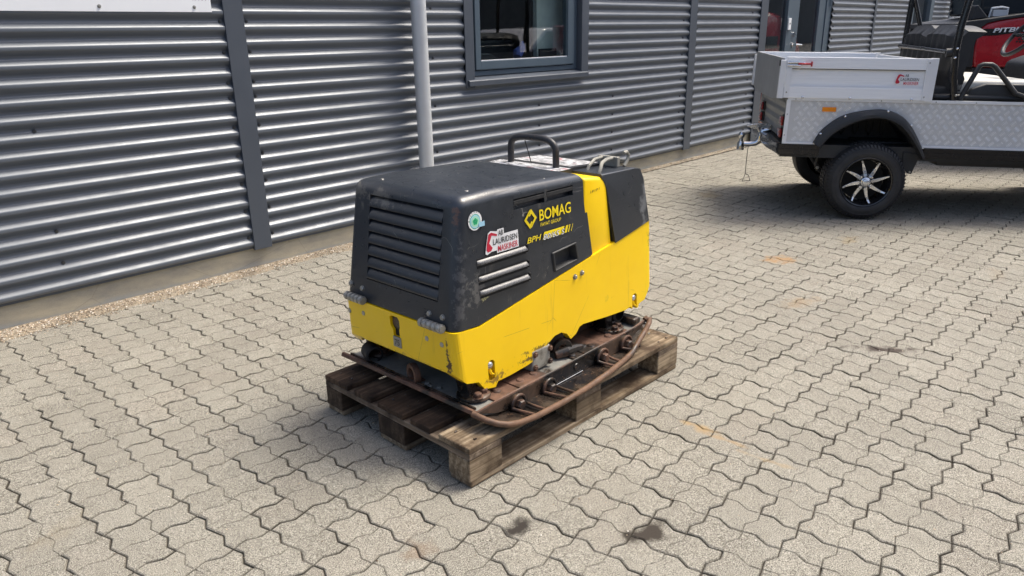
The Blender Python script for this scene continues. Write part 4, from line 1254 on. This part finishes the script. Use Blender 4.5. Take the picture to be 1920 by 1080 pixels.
# front lug ring
lug = MB()
ring = [(.026, -.011), (.040, -.011), (.042, 0), (.040, .011), (.026, .011), (.023, 0), (.026, -.011)]
lug.lathe(ring, (.135, .415, .222), (1, -.30, 0), 22)
lug.box((.115, .385, .194), (.16, .445, .204)); lug.build('lifting_lug', 'rust', comp, smooth=True, angle=40)
for (x, y) in ((.135, .33), (.15, .30), (.145, .355)):
    hexbolt((x, y, .197), (0, 0, 1), .010, .008, 'plate_grey')
# middle: exciter box, housing, hoses
gb = MB().box((.445, .128, .2052), (.545, .215, .285)).build('valve_block', 'grey_box', comp, bevel=.006)
for (x, z) in ((.460, .219), (.542, .219), (.542, .270), (.460, .270)): hexbolt((x, .127, z), (0, -1, 0), .009, .008, 'rust', gb)
MB().lathe([(.0001, -.10), (.055, -.10), (.062, -.09), (.062, .06), (.045, .075), (.0001, .075)], (.66, .30, .255), (0, 1, 0), 24).build('exciter_housing', 'oily', comp, smooth=True)
MB().box((.40, .22, .20), (1.0, .66, .30)).build('exciter_body', 'oily', comp, bevel=.02)
MB().lathe([(.018, -.012), (.036, -.012), (.040, 0), (.036, .012), (.018, .012)], (.640, .150, .232), (.6, 1, 0), 18).build('rusty_flange', 'rust', comp, smooth=True)
MB().tube([(.60, .15, .215), (.64, .13, .222), (.70, .135, .214), (.735, .13, .212)], [.016, .02, .018, .01], 10).build('rusty_lever', 'rust', comp, smooth=True)
MB().tube([(.53, .20, .29), (.57, .17, .26), (.60, .16, .30), (.62, .2, .34)], .012, 10).build('hose', 'black_rubber', comp, smooth=True)
for (x, y) in ((.26, .13), (.37, .12), (.44, .12), (.66, .12), (.755, .14), (.775, .115), (.90, .125)):
    MB().lathe([(.0001, .006), (.012, .005), (.016, 0)], (x, y, .2045), (0, 0, 1), 12).build('worn_bolt_head', 'rust', comp, smooth=True)
MB().box((1.05, .10, .205), (1.10, .22, .235)).build('rear_lug', 'oily', comp, bevel=.01)
# engine block visible between the shells
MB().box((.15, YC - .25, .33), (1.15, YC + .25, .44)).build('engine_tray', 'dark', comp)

# ------------------------------------------------------------------ utility vehicle with cargo bed
VX = Vector((4.373, .278, 0))
utv = thing('utility_vehicle', 'black and silver utility vehicle with aluminium cargo bed parked near the wall', 'vehicle', VX, (0, R(1.4), R(-57)))
def vb(): return MB()
# cargo bed
bed = MB().box((-.70, .03, .862), (.29, 1.37, .885)).build('cargo_bed_floor', 'alu_dark', utv)
def bed_side(y0, y1, sgn):
    yo = y0
    s = MB().box((-.675, y0 + .008, .866), (.262, y1 - .008, 1.143)).build('bed_side_panel', 'alu', utv)
    f = -1 if sgn < 0 else 1
    ye = y0 if sgn < 0 else y1
    a = (ye - .006, ye + .006)
    MB().box((-.695, a[0], 1.070), (.262, a[1], 1.148)).build('side_rail', 'alu', s, bevel=.003)
    MB().box((-.695, a[0], .866), (.262, a[1], .945)).build('side_rail', 'alu', s, bevel=.003)
    MB().box((-.675, a[0] + .003, .946), (.25, a[1] - .003, .952)).build('panel_groove', 'alu_edge', s)
    MB().box((-.655, a[0] + .001, 1.0655), (.232, a[1] - .001, 1.0698)).build('panel_groove', 'black_rubber', s)  # black strip standing in for the shadow gap under the top rail
    MB().box((-.735, a[0] - .004, .862), (-.696, a[1] + .020, 1.125)).build('corner_post', 'alu_edge', s, bevel=.002)
    MB().box((-.655 - .038, a[0] - .008, .868), (-.655, a[1], 1.075)).build('corner_post', 'alu_edge', s, bevel=.001)
    MB().box((.262, a[0] - .004, .860), (.306, a[1] + .020, 1.150)).build('corner_post', 'alu_edge', s, bevel=.002)
    MB().box((.232, a[0] - .009, .866), (.262, a[1], 1.146)).build('corner_post', 'alu_edge', s, bevel=.001)
bed_side(.0, .028, -1); bed_side(1.352, 1.38, 1)
MB().box((.275, .03, .866), (.300, 1.35, 1.135)).build('bed_front_panel', 'alu', utv)
MB().prism([(.028, 1.14), (1.352, 1.148), (1.352, .86), (1.18, .835), (.30, .835), (.06, .862), (.028, .866)], -.722, -.706, 'x').build('tailgate', 'alu_dark', utv)
MB().box((-.74, .0, 1.085), (-.70, .035, 1.125)).build('corner_cap', 'black_plastic', utv)
lt = MB().box((-.685, -.022, 1.085), (-.610, -.006, 1.118)).tube([(-.69, -.02, 1.11), (-.62, -.024, 1.113), (-.57, -.02, 1.108)], .006, 8).tube([(-.69, -.02, 1.092), (-.60, -.024, 1.090)], .006, 8).build('latch', 'chrome', utv)
MB().tube([(-.62, -.026, 1.102), (-.53, -.028, 1.102)], .0065, 8).tube([(-.53, -.028, 1.085), (-.53, -.028, 1.119)], .006, 8).build('latch_lever', 'red_handle', lt)
for x in (-.56, -.24, .17):
    MB().sphere((x, -.010, .872), .010, 10).build('dome_bolt', 'chrome', utv, smooth=True)
for (x, z) in ((-.675, .905), (.247, 1.12), (.247, .89)):
    MB().sphere((x, -.012, z), .007, 8).build('dome_bolt', 'bolt', utv, smooth=True)
company_sticker(utv, (.042, -.002, .966), (1, 0, 0), (0, 0, 1), .165, False)
# lower body: chequer plate side with wheel-arch cut-out
arch = [(-.444, .551), (-.392, .647), (-.277, .744), (-.131, .787), (.019, .797), (.153, .742), (.247, .626), (.323, .482)]
def side_plate(y0, y1):
    o = [(-.640, .551), (-.444, .551)] + arch[1:7] + [(.285, .551), (1.60, .551), (1.60, .848), (-.640, .848)]
    return MB().prism(o, y0, y1, 'y').build('chequer_plate_side', 'chequer', utv)
spn = side_plate(.014, .022); spf = side_plate(1.358, 1.366)
def chequer(y, x0, x1, z0, z1, parent, mask=True, nrm=-1):
    mb = MB(); p = .058; k = 0
    i0 = int(x0 / p) - 1
    for i in range(i0, int(x1 / p) + 2):
        for j in range(int(z0 / (p * .62)) - 1, int(z1 / (p * .62)) + 2):
            cx = i * p + (p / 2 if j % 2 else 0); cz = j * p * .62
            if not (x0 + .022 < cx < x1 - .022): continue
            if not (z0 + .012 < cz < z1 - .012): continue
            if mask:
                inside = False
                for q in range(len(arch) - 1):
                    (xa, za), (xb, zb) = arch[q], arch[q + 1]
                    if xa - .02 < cx < xb + .02:
                        zz = za + (zb - za) * (cx - xa) / (xb - xa)
                        if cz < zz + .012: inside = True
                if inside: continue
            s = 1 if (j % 2) else -1
            an = R(48) * s
            dx, dz = math.cos(an), math.sin(an)
            for m_ in range(-2, 3):
                ox, oz = -dz * m_ * .0078, dx * m_ * .0078
                L, w, h = .0170 - abs(m_) * .0015, .0025, .0028
                pts = [(cx + ox + dx * L, cz + oz + dz * L), (cx + ox - dz * w, cz + oz + dx * w), (cx + ox - dx * L, cz + oz - dz * L), (cx + ox + dz * w, cz + oz - dx * w)]
                vs = [(a, y, b) for a, b in pts] + [(cx + ox, y + nrm * h, cz + oz)]
                mb.add(vs, [(0, 1, 4), (1, 2, 4), (2, 3, 4), (3, 0, 4)])
    return mb
chequer(.0138, -.63, 1.58, .560, .840, None).build('tread_pattern', 'tread', utv, kind='stuff')
MB().box((-.655, .004, .848), (1.60, .016, .868)).box((-.660, .004, .551), (-.632, .016, .848)).box((-.660, .002, .538), (-.43, .018, .5505)).box((.300, .002, .530), (1.60, .018, .5505)).build('edge_trim', 'alu_edge', utv, bevel=.001)
for (x) in (-.60, -.02, .34, .60, .95):
    MB().sphere((x, .004, .857), .0045, 8).build('rivet', 'bolt', utv, smooth=True)
MB().sphere((-.647, .004, .75), .0045, 8).sphere((-.65, .004, .60), .0045, 8).build('rivet', 'bolt', utv, smooth=True)
# rear chequer panel, lamps
MB().box((-.632, .022, .553), (-.622, 1.358, .846)).build('rear_panel', 'alu_dark', utv)
mbq = chequer(0, .04, 1.35, .56, .84, None, False)
v_ = [(-.6322 + (-.0022 if i % 5 == 4 else 0), x, z) for i, (x, y, z) in enumerate(mbq.v)]
q = MB(); q.v = v_; q.f = mbq.f; q.build('tread_pattern', 'alu_dark', utv, kind='stuff')
for (y, z) in ((.145, .690), (.155, .600), (1.164, .705), (1.175, .615)):
    lh = MB().box((-.648, y - .055, z - .040), (-.633, y + .055, z + .040)).build('tail_light', 'black_plastic', utv, bevel=.006)
    MB().box((-.668, y - .048, z - .034), (-.649, y + .048, z + .034)).build('lens', 'red_light', lh, bevel=.008, seg=3, smooth=True)
    MB().box((-.670, y - .018, z - .012), (-.6685, y + .018, z + .012)).build('reflector', simple('pale_lens', (.6, .35, .3), .3), lh)
MB().box((-.410, .004, .774), (-.315, .013, .806)).build('side_reflector', 'orange_light', utv, bevel=.003)
# black sill profiles
def sill(x0, x1):
    mb = MB()
    for k in range(4):
        z = .466 + k * .018
        mb.box((x0, .0 - (.004 if k % 2 else 0), z), (x1, .03, z + .0175))
    return mb
sill(-.680, -.395).box((-.680, -.002, .462), (-.39, .03, .4655)).build('sill_profile', 'black_gloss', utv)
sill(.315, 1.60).build('sill_profile', 'black_gloss', utv)
rb = MB()
for k in range(4):
    z = .466 + k * .018
    rb.prism([(-.64, .03), (-.68, .0 - .0), (-.690 - (.004 if k % 2 else 0), .02), (-.72, .30), (-.72, 1.08), (-.69, 1.36), (-.66, 1.36), (-.66, .03)], z, z + .0175, 'z')
rb.build('rear_bumper_profile', 'black_gloss', utv)
MB().box((-.66, .03, .44), (1.6, 1.35, .535)).build('chassis', 'black_plastic', utv)
MB().box((-.10, .20, .40), (.30, 1.2, .55)).box((.45, .1, .40), (1.5, 1.28, .45)).build('under_tray', 'black_plastic', utv, bevel=.01)
# wheel arch flare
ai = [(-.394, .519), (-.311, .623), (-.169, .707), (-.021, .735), (.112, .688), (.217, .585), (.309, .455)]
def smoothpath(pts, n=24):
    """Catmull-Rom resample"""
    P = [pts[0]] + pts + [pts[-1]]; outp = []
    m_ = len(pts) - 1
    for k in range(n + 1):
        t = k / n * m_; i = min(int(t), m_ - 1); u = t - i
        a, b, c, d = (Vector(p) for p in P[i:i + 4])
        outp.append(.5 * ((2 * b) + (c - a) * u + (2 * a - 5 * b + 4 * c - d) * u * u + (3 * b - a - 3 * c + d) * u ** 3))
    return outp
for (ys, nm_) in ((1, 0), (-1, 1.38)):
    O_ = smoothpath([(x, z) for x, z in arch], 26); I_ = smoothpath(ai, 26)
    vs = []; fs = []
    for p, q_ in zip(O_, I_):
        mid = (p + q_) / 2
        for (pt, y) in ((p, .012), (p * .9 + q_ * .1, -.030), (mid, -.045), (q_ * .85 + p * .15, -.045), (q_, -.028), (q_, .10)):
            vs.append((pt[0], nm_ + ys * y, pt[1]))
    for k in range(26):
        for i in range(5): fs.append((k * 6 + i, (k + 1) * 6 + i, (k + 1) * 6 + i + 1, k * 6 + i + 1))
    MB().add(vs, fs).build('wheel_arch_flare', 'black_plastic', utv, smooth=True, angle=30)
for p in (3, 8, 15, 20):
    c_ = O_[p]
    MB().sphere((c_[0], -.030, c_[1] - .006), .008, 8).build('dome_bolt', 'chrome', utv, smooth=True)
# arch liner
vs = []; fs = []
L_ = smoothpath([(-.40, .47), (-.35, .60), (-.22, .70), (-.03, .74), (.13, .70), (.25, .58), (.31, .45)], 20)
for p in L_: vs += [(p[0], .02, p[1]), (p[0], .42, p[1])]
for k in range(20): fs.append((2 * k, 2 * k + 1, 2 * k + 3, 2 * k + 2))
n0 = len(vs)
vs += [(p[0], .42, p[1]) for p in L_] + [(0, .42, .47)]
for k in range(20): fs.append((n0 + k, n0 + k + 1, n0 + 21))
ln = MB().add(vs, fs).build('arch_liner', 'black_plastic', utv)
for x in (-.16, -.06, .04, .13):
    MB().tube([(x - .02, .415, .70), (x - .018, .412, .60), (x, .412, .57), (x + .018, .412, .60), (x + .02, .415, .70)], .005, 6).build('liner_rib', 'black_plastic', ln)
MB().prism([(.190, .50), (.200, .40), (.238, .348), (.268, .345), (.300, .46), (.320, .485)], .02, .028, 'y').build('mud_flap', 'black_rubber', utv)
MB().cyl((.254, .02, .360), (.254, .012, .360), .007, 10).build('dome_bolt', 'bolt', utv)
# wheels
def wheel(cx, yo, sgn, parent, detail=True):
    """wheel axis along y; outer face towards sgn"""
    w = bpy.data.objects.new('wheel', None); COL.objects.link(w); w.parent = parent
    w.location = (cx, yo, .281); w.rotation_euler = (0, 0, 0 if sgn < 0 else PI)
    Rr = .281
    pr = [(.180, -.150 + .150 - .0), (.185, -.004), (.205, -.010), (.235, -.006), (.258, .006), (.270, .022), (.2745, .045), (.2750, .09), (.2750, .13), (.2745, .175), (.270, .20), (.25, .216), (.2, .22), (.178, .21)]
    ty = MB().lathe(pr, (0, 0, 0), (0, 1, 0), 64).build('tyre', 'tyre', w, smooth=True)
    if detail:
        tb = MB(); nb = 64
        for k in range(nb):
            t = 2 * PI * k / nb
            for (ya, yb, sk, rr_) in ((.006, .052, .04, .2780), (.060, .100, -.05, .2800), (.108, .148, .05, .2800), (.156, .198, -.04, .2780)):
                c0 = t + (0 if ya in (.006, .108) else PI / nb)
                q_ = []
                for (yy_, off) in ((ya, 0), (yb, sk)):
                    for dth in (-.031, .031):
                        for rr2 in (rr_ - .012, rr_ + .0025 - (.014 if yy_ == .006 else 0)):
                            th_ = c0 + off + dth
                            q_.append((rr2 * math.cos(th_), yy_, rr2 * math.sin(th_)))
                tb.add(q_, [(0, 1, 3, 2), (4, 6, 7, 5), (1, 5, 7, 3), (0, 4, 5, 1), (2, 3, 7, 6)])
            # shoulder lugs on the sidewall
            q_ = []
            for (r0_, y_) in ((.252, -.0005), (.271, .010)):
                for dth in (-.026, .018):
                    for dy_ in (.006, -.0055):
                        th_ = t + dth + (.02 if r0_ > .26 else 0)
                        q_.append((r0_ * math.cos(th_), y_ + dy_, r0_ * math.sin(th_)))
            tb.add(q_, [(0, 1, 3, 2), (4, 6, 7, 5), (1, 5, 7, 3), (0, 4, 5, 1), (2, 3, 7, 6)])
        tb.build('tyre_tread', 'tyre', ty, kind='stuff')
        sw = MB()
        for rr_ in (.212, .240):
            sw.lathe([(rr_ - .002, -.0085), (rr_, -.0105), (rr_ + .002, -.0085)], (0, 0, 0), (0, 1, 0), 48)
        sw.build('sidewall_ring', 'tyre', ty, smooth=True)
    rm_ = MB().lathe([(.184, -.002), (.178, -.008), (.170, -.004), (.166, .012), (.158, .03), (.150, .12), (.15, .19)], (0, 0, 0), (0, 1, 0), 48).build('rim', 'black_gloss', w, smooth=True)
    MB().lathe([(.150, .12), (.10, .125), (.0001, .125)], (0, 0, 0), (0, 1, 0), 24).build('brake_disc', 'dark', rm_, smooth=False)
    for k in range(8):
        a = 2 * PI * k / 8 + .17
        ca_, sa_ = math.cos(a), math.sin(a)
        def Q(r_, t_, y_): return (r_ * ca_ - t_ * sa_, y_, r_ * sa_ + t_ * ca_)
        big = k % 2 == 0
        prf = [(.040, .011), (.060, .012), (.085, .0115), (.110, .0095), (.135, .007), (.160, .0055)]
        off = lambda r_: .020 * ((r_ - .04) / .12) ** 2
        vs = []
        for (r_, hw) in prf:
            yf = .010 + .012 * math.sin((r_ - .04) / .12 * PI) * .6 - (.008 if r_ > .15 else 0)
            vs += [Q(r_, off(r_) - hw, yf), Q(r_, off(r_) + hw, yf), Q(r_, off(r_) + hw * .8, yf + .022), Q(r_, off(r_) - hw * .8, yf + .022)]
        fs = []
        for i in range(len(prf) - 1):
            for j_ in range(4): fs.append((i * 4 + j_, i * 4 + (j_ + 1) % 4, (i + 1) * 4 + (j_ + 1) % 4, (i + 1) * 4 + j_))
        fs.append((0, 1, 2, 3)); fs.append((20, 23, 22, 21))
        sp_ = MB().add(vs, fs).build('spoke', 'machined', rm_, bevel=.0012)
    MB().lathe([(.0001, -.012), (.018, -.012), (.024, -.008), (.026, .0), (.034, .004), (.040, .02), (.045, .05)], (0, 0, 0), (0, 1, 0), 28).build('hub_cap', 'machined', rm_, smooth=True)
    MB().lathe([(.045, .012), (.062, .018), (.062, .05)], (0, 0, 0), (0, 1, 0), 28).build('hub', 'black_gloss', rm_, smooth=True)
    for k in range(4):
        a = 2 * PI * k / 4 + R(45)
        MB().lathe([(.0001, -.004), (.006, -.004), (.009, .0), (.009, .03)], (.052 * math.cos(a), .0, .052 * math.sin(a)), (0, 1, 0), 10).build('wheel_nut', 'chrome', rm_, smooth=True)
    return w
wheel(-.045, -.030, -1, utv)
wheel(-.045, 1.395, 1, utv, False)
wheel(1.86, -.030, -1, utv, False); wheel(1.86, 1.395, 1, utv, False)
for w_ in [c for c in utv.children if c.name.startswith('wheel') and c.type == 'EMPTY' and c.location.x > 1]: w_.location.z += .045
MB().cyl((-.045, .15, .281), (-.045, 1.2, .281), .03, 12).cyl((1.86, .15, .32), (1.86, 1.2, .32), .03, 12).build('axle', 'black_plastic', utv)
MB().tube([(-.42, .30, .46), (-.30, .30, .30), (-.05, .28, .28)], .018, 8).tube([(-.33, .24, .48), (-.35, .24, .36), (-.33, .24, .31)], .014, 8).tube([(-.42, 1.1, .46), (-.30, 1.1, .30), (-.05, 1.12, .28)], .018, 8).build('suspension_arm', 'black_plastic', utv, smooth=True)
MB().cyl((-.34, .222, .335), (-.34, .214, .335), .012, 10).build('dome_bolt', 'bolt', utv)
# tow hitch
hit = MB().tube([(-.64, .70, .555), (-.70, .70, .54), (-.715, .70, .50), (-.720, .70, .465), (-.745, .70, .440), (-.79, .70, .432), (-.855, .70, .432)], [.026, .028, .028, .026, .023, .020, .018], 12).build('tow_hitch', 'chrome', utv, smooth=True)
MB().lathe([(.024, -.055), (.030, -.05), (.030, .0), (.026, .012), (.017, .02), (.015, .04), (.021, .05), (.027, .064), (.027, .078), (.018, .092), (.0001, .098)], (-.862, .70, .435), (0, 0, 1), 18).build('tow_ball', 'chrome', hit, smooth=True)
MB().prism([(-.64, .60), (-.70, .605), (-.80, .595), (-.835, .58), (-.80, .565), (-.745, .555), (-.72, .52), (-.70, .50), (-.67, .50), (-.64, .54)], .685, .715, 'y').build('hitch_plate', 'machined', hit, bevel=.004)
for (x, z) in ((-.70, .56), (-.68, .53), (-.73, .57)): MB().cyl((x, .684, z), (x, .678, z), .010, 10).build('hitch_bolt', 'chrome', hit)
MB().tube([(-.80, .70, .415), (-.802, .70, .30), (-.800, .70, .185), (-.812, .66, .160), (-.83, .62, .135)], .0028, 6).tube([(-.800, .70, .185), (-.775, .68, .175), (-.765, .63, .140)], .0028, 6).tube([(-.83, .62, .135), (-.765, .63, .140)], .0028, 6).build('hanging_wire', 'cable', hit)
# roll-over frame
MB().tube([(.460, .03, .872), (.430, .03, 1.02), (.412, .03, 1.20), (.418, .035, 1.36), (.440, .04, 1.53), (.46, .04, 2.1)], .024, 12).build('roll_bar_post', 'black_gloss', utv, smooth=True)
MB().tube([(.470, 1.33, .872), (.468, 1.33, 1.2), (.470, 1.33, 1.56), (.47, 1.33, 2.1)], .022, 12).tube([(.63, 1.33, 1.25), (.565, 1.33, 1.38), (.475, 1.33, 1.62)], .019, 12).build('roll_bar_post', 'black_gloss', utv, smooth=True)
MB().tube([(.46, .04, 2.1), (.50, .10, 2.17), (.50, 1.27, 2.17), (.47, 1.33, 2.1)], .024, 12).tube([(.50, .10, 2.17), (1.4, .10, 2.17), (1.75, .10, 1.7), (1.85, .10, 1.05)], .022, 12).tube([(.50, 1.27, 2.17), (1.4, 1.27, 2.17), (1.75, 1.27, 1.7), (1.85, 1.27, 1.05)], .022, 12).build('roof_frame', 'black_gloss', utv, smooth=True)
MB().tube([(.372, 1.12, 1.212), (.370, .6, 1.203), (.372, .06, 1.190)], .0165, 12).build('grab_bar', 'black_gloss', utv, smooth=True)
MB().tube([(.36, .055, 1.185), (.44, .045, 1.192)], .030, 12).build('bar_clamp', 'black_plastic', utv, smooth=True)
for (x, z) in ((.408, 1.215), (.405, 1.155), (.458, .905)): MB().sphere((x, .002, z), .009, 8).build('dome_bolt', 'chrome' if z > 1 else 'bolt', utv, smooth=True)
# seats: one moulded double back shell and cushions
def sweep_back():
    """back shell, ribbed behind, split notch in the middle of the top"""
    ny, nz = 40, 14; vs = []; fs = []
    y0, y1 = .10, 1.22
    for j in range(nz + 1):
        v = j / nz
        for i in range(ny + 1):
            u = i / ny
            y = y0 + (y1 - y0) * u
            top = 1.372 - .045 * abs(2 * u - 1) ** 6 - .028 * math.exp(-((u - .50) / .05) ** 2)
            z = .93 + (top - .93) * v
            rib = .5 + .5 * math.cos(u * 2 * PI * 9)
            x = .415 - .03 * (1 - v) ** 2 - .018 * rib * (1 if .28 < v < .86 else .0) + .05 * max(0, v - .86) / .14 * (v > .86)
            x += .03 * abs(2 * u - 1) ** 8
            vs.append((x, y, z))
    for j in range(nz):
        for i in range(ny):
            a = j * (ny + 1) + i
            fs.append((a, a + 1, a + ny + 2, a + ny + 1))
    nb_ = len(vs)
    vs += [(x + .10 + .02 * ((z - .93) / .44), y, z - .004) for (x, y, z) in vs[:nb_]]
    vs2 = vs
    for j in range(nz):
        for i in range(ny):
            a = nb_ + j * (ny + 1) + i
            fs.append((a, a + ny + 1, a + ny + 2, a + 1))
    def join(a, b): fs.append((a, b, b + nb_, a + nb_))
    for i in range(ny): join(nz * (ny + 1) + i, nz * (ny + 1) + i + 1); join(i + 1, i)
    for j in range(nz): join((j + 1) * (ny + 1), j * (ny + 1)); join(j * (ny + 1) + ny, (j + 1) * (ny + 1) + ny)
    return MB().add(vs2, fs)
sweep_back().build('seat_back', 'black_plastic', utv, smooth=True, angle=40)
MB().box((.46, .10, .90), (1.02, .66, 1.008)).build('seat_cushion', 'white_vinyl', utv, bevel=.035, seg=4, smooth=True)
MB().box((.46, .70, .90), (1.02, 1.26, 1.008)).build('seat_cushion', 'white_vinyl', utv, bevel=.035, seg=4, smooth=True)
MB().box((.33, .04, .868), (1.10, 1.34, .91)).box((.33, .10, .86), (.46, 1.28, .96)).build('seat_base', 'black_plastic', utv, bevel=.02, seg=3, smooth=True)
MB().prism([(.53, .875), (1.02, .875), (1.0, .955), (.90, .985), (.66, .985), (.57, .95)], .05, .095, 'y').build('seat_side_panel', 'black_plastic', utv, bevel=.012, seg=3, smooth=True)
MB().tube([(.500, .03, .875), (.515, .03, .925), (.582, .03, 1.103), (.604, .03, 1.113), (.655, .03, 1.113), (.680, .03, 1.100), (.845, .03, .925), (.92, .03, .90), (1.0, .03, .875)], .0165, 10).build('hip_guard', 'black_plastic', utv, smooth=True)
# steering wheel, dash and front body
st = MB(); cx_, cz_ = 1.00, 1.31
X_ = Vector((.42, 0, .55)).normalized(); Y_ = Vector((0, 1, 0))
st.tube([Vector((.985, .40, 1.305)) + X_ * .17 * math.cos(t) + Y_ * .17 * math.sin(t) for t in [2 * PI * k / 32 for k in range(32)]], .015, 10, closed=True)
so_ = st.build('steering_wheel', 'black_plastic', utv, smooth=True)
MB().tube([Vector((.985, .40, 1.305)), Vector((.985, .40, 1.305)) + X_ * .16], .012, 8).tube([Vector((.985, .40, 1.305)) + Y_ * .16, Vector((.985, .40, 1.305)) - Y_ * .16], .012, 8).build('wheel_spoke', 'black_gloss', so_, smooth=True)
MB().tube([(.985, .40, 1.30), (1.25, .40, 1.02)], .022, 10).build('steering_column', 'black_plastic', so_, smooth=True)
MB().prism([(1.25, .55), (1.25, 1.10), (1.40, 1.16), (1.95, 1.02), (2.35, .85), (2.42, .55)], .10, 1.28, 'y').build('front_body', 'black_plastic', utv, bevel=.04, seg=3, smooth=True)
MB().box((1.05, .05, .535), (1.30, 1.33, .56)).build('footwell', 'alu_dark', utv)

# ------------------------------------------------------------------ red utility vehicle behind
red = thing('red_utility_vehicle', 'red utility vehicle with black front, parked behind the silver-bed vehicle', 'vehicle', VX, (0, R(1.4), R(-57)))
RY = 2.4
MB().prism([(1.435, 1.07), (1.425, 1.20), (1.440, 1.345), (1.50, 1.405), (1.60, 1.432), (1.85, 1.475), (2.9, 1.52), (2.9, 1.0), (2.2, .96), (1.90, 1.0), (1.82, 1.005), (1.455, 1.0)], RY, RY + 1.3, 'y').build('body_shell', 'red_paint', red, bevel=.025, seg=4, smooth=True)
MB().prism([(1.428, 1.285), (1.440, 1.345), (1.46, 1.350), (2.3, 1.39), (2.3, 1.355), (1.80, 1.325), (1.60, 1.297)], RY - .006, RY + .02, 'y').build('black_stripe', 'black_gloss', red)
text_at('PITBULL', 'lettering', 'alu_edge', red, (1.560, RY - .008, 1.318), (1, 0, .06), (0, 0, 1), .36, .042, .03, .2, .001)
MB().prism([(1.22, 1.36), (1.20, 1.0), (1.445, .995), (1.425, 1.20), (1.445, 1.36)], RY - .01, RY + 1.3, 'y').build('side_grille', 'grille', red, bevel=.01)
MB().prism([(1.20, 1.35), (1.22, 1.40), (1.34, 1.425), (1.50, 1.445), (1.85, 1.50), (2.3, 1.50), (2.3, 1.48), (1.85, 1.47), (1.60, 1.43), (1.50, 1.405), (1.44, 1.352)], RY - .012, RY + 1.32, 'y').build('bonnet_trim', 'black_plastic', red, bevel=.008)
MB().prism([(1.37, 1.43), (1.395, 1.56), (1.41, 1.57), (1.52, 1.455)], RY + .05, RY + .3, 'y').build('mirror_arm', 'black_plastic', red, bevel=.01)
MB().tube([(1.58, RY + .2, 1.46), (1.59, RY + .2, 1.545), (1.68, RY + .2, 1.555), (1.735, RY + .2, 1.545), (1.735, RY + .2, 1.47)], .010, 8).box((1.60, RY + .17, 1.47), (1.72, RY + .23, 1.53)).build('headlight', 'galv', red)
MB().prism([(1.56, 1.48), (1.50, 2.1), (2.9, 2.3), (2.9, 1.5)], RY + .35, RY + 1.2, 'y').build('windscreen', 'car_glass', red, bevel=.02)
MB().prism([(1.45, .995), (1.45, .80), (1.95, .80), (1.90, .99)], RY + .02, RY + 1.25, 'y').build('lower_panel', 'black_plastic', red, bevel=.01)
MB().box((1.30, RY + .1, .35), (3.2, RY + 1.2, .80)).build('chassis', 'black_plastic', red)
MB().lathe([(.10, 0), (.20, -.01), (.27, .0), (.31, .05), (.31, .2), (.25, .23)], (2.20, RY - .04, .66), (0, 1, 0), 36).build('wheel', 'tyre', red, smooth=True)
hxm = MB()
for i in range(5):
    for j in range(4):
        hxm.cyl((1.79 + i * .028 + (.014 if j % 2 else 0), RY - .001, 1.24 + j * .024), (1.79 + i * .028 + (.014 if j % 2 else 0), RY - .004, 1.24 + j * .024), .010, 6)
hxm.build('honeycomb_vent', 'dark', red)
for w_ in ((2.95, .33),):
    MB().lathe([(.0001, -.02), (.15, -.015), (.20, -.01), (.27, .0), (.31, .05), (.31, .2), (.25, .23)], (3.05, RY - .04, .42), (0, 1, 0), 36).build('wheel', 'tyre', red, smooth=True)
    MB().lathe([(.0001, -.02), (.15, -.015), (.20, -.01), (.27, .0), (.31, .05), (.31, .2), (.25, .23)], (1.50, RY + .3, .36), (0, 1, 0), 36).build('wheel', 'tyre', red, smooth=True)

# ------------------------------------------------------------------ surroundings behind the photographer (seen in the glass)
car = thing('silver_car', 'silver car parked opposite, reflected in the window', 'car', (10.4, -3.5, 0), (0, 0, R(-3)))
cb = MB().prism([(-2.1, .30), (-2.15, .75), (-1.9, .92), (-1.1, 1.0), (-.55, 1.42), (.9, 1.46), (1.6, 1.05), (2.1, .95), (2.15, .35)], -.85, .85, 'y').build('body', 'car_silver', car, bevel=.08, seg=4, smooth=True)
MB().prism([(-.98, 1.01), (-.52, 1.36), (.85, 1.40), (1.35, 1.05)], -.862, .862, 'y').build('side_window', 'car_glass', car, bevel=.01)
for x in (-1.35, 1.35):
    for y in (-.86, .66):
        MB().lathe([(.0001, 0), (.20, 0), (.31, .02), (.32, .10), (.31, .2), (.0001, .2)], (x, y, .32), (0, 1, 0), 24).build('wheel', 'tyre', car, smooth=True)
opp = tag(MB().box((-60, -30, -.02), (160, -22, 7.5)).build('added_opposite_hall', 'far_wall', None), 'plain grey hall added unseen behind the camera so the panes reflect dark', 'building')  # out of view, added and sized to darken reflections in the glass
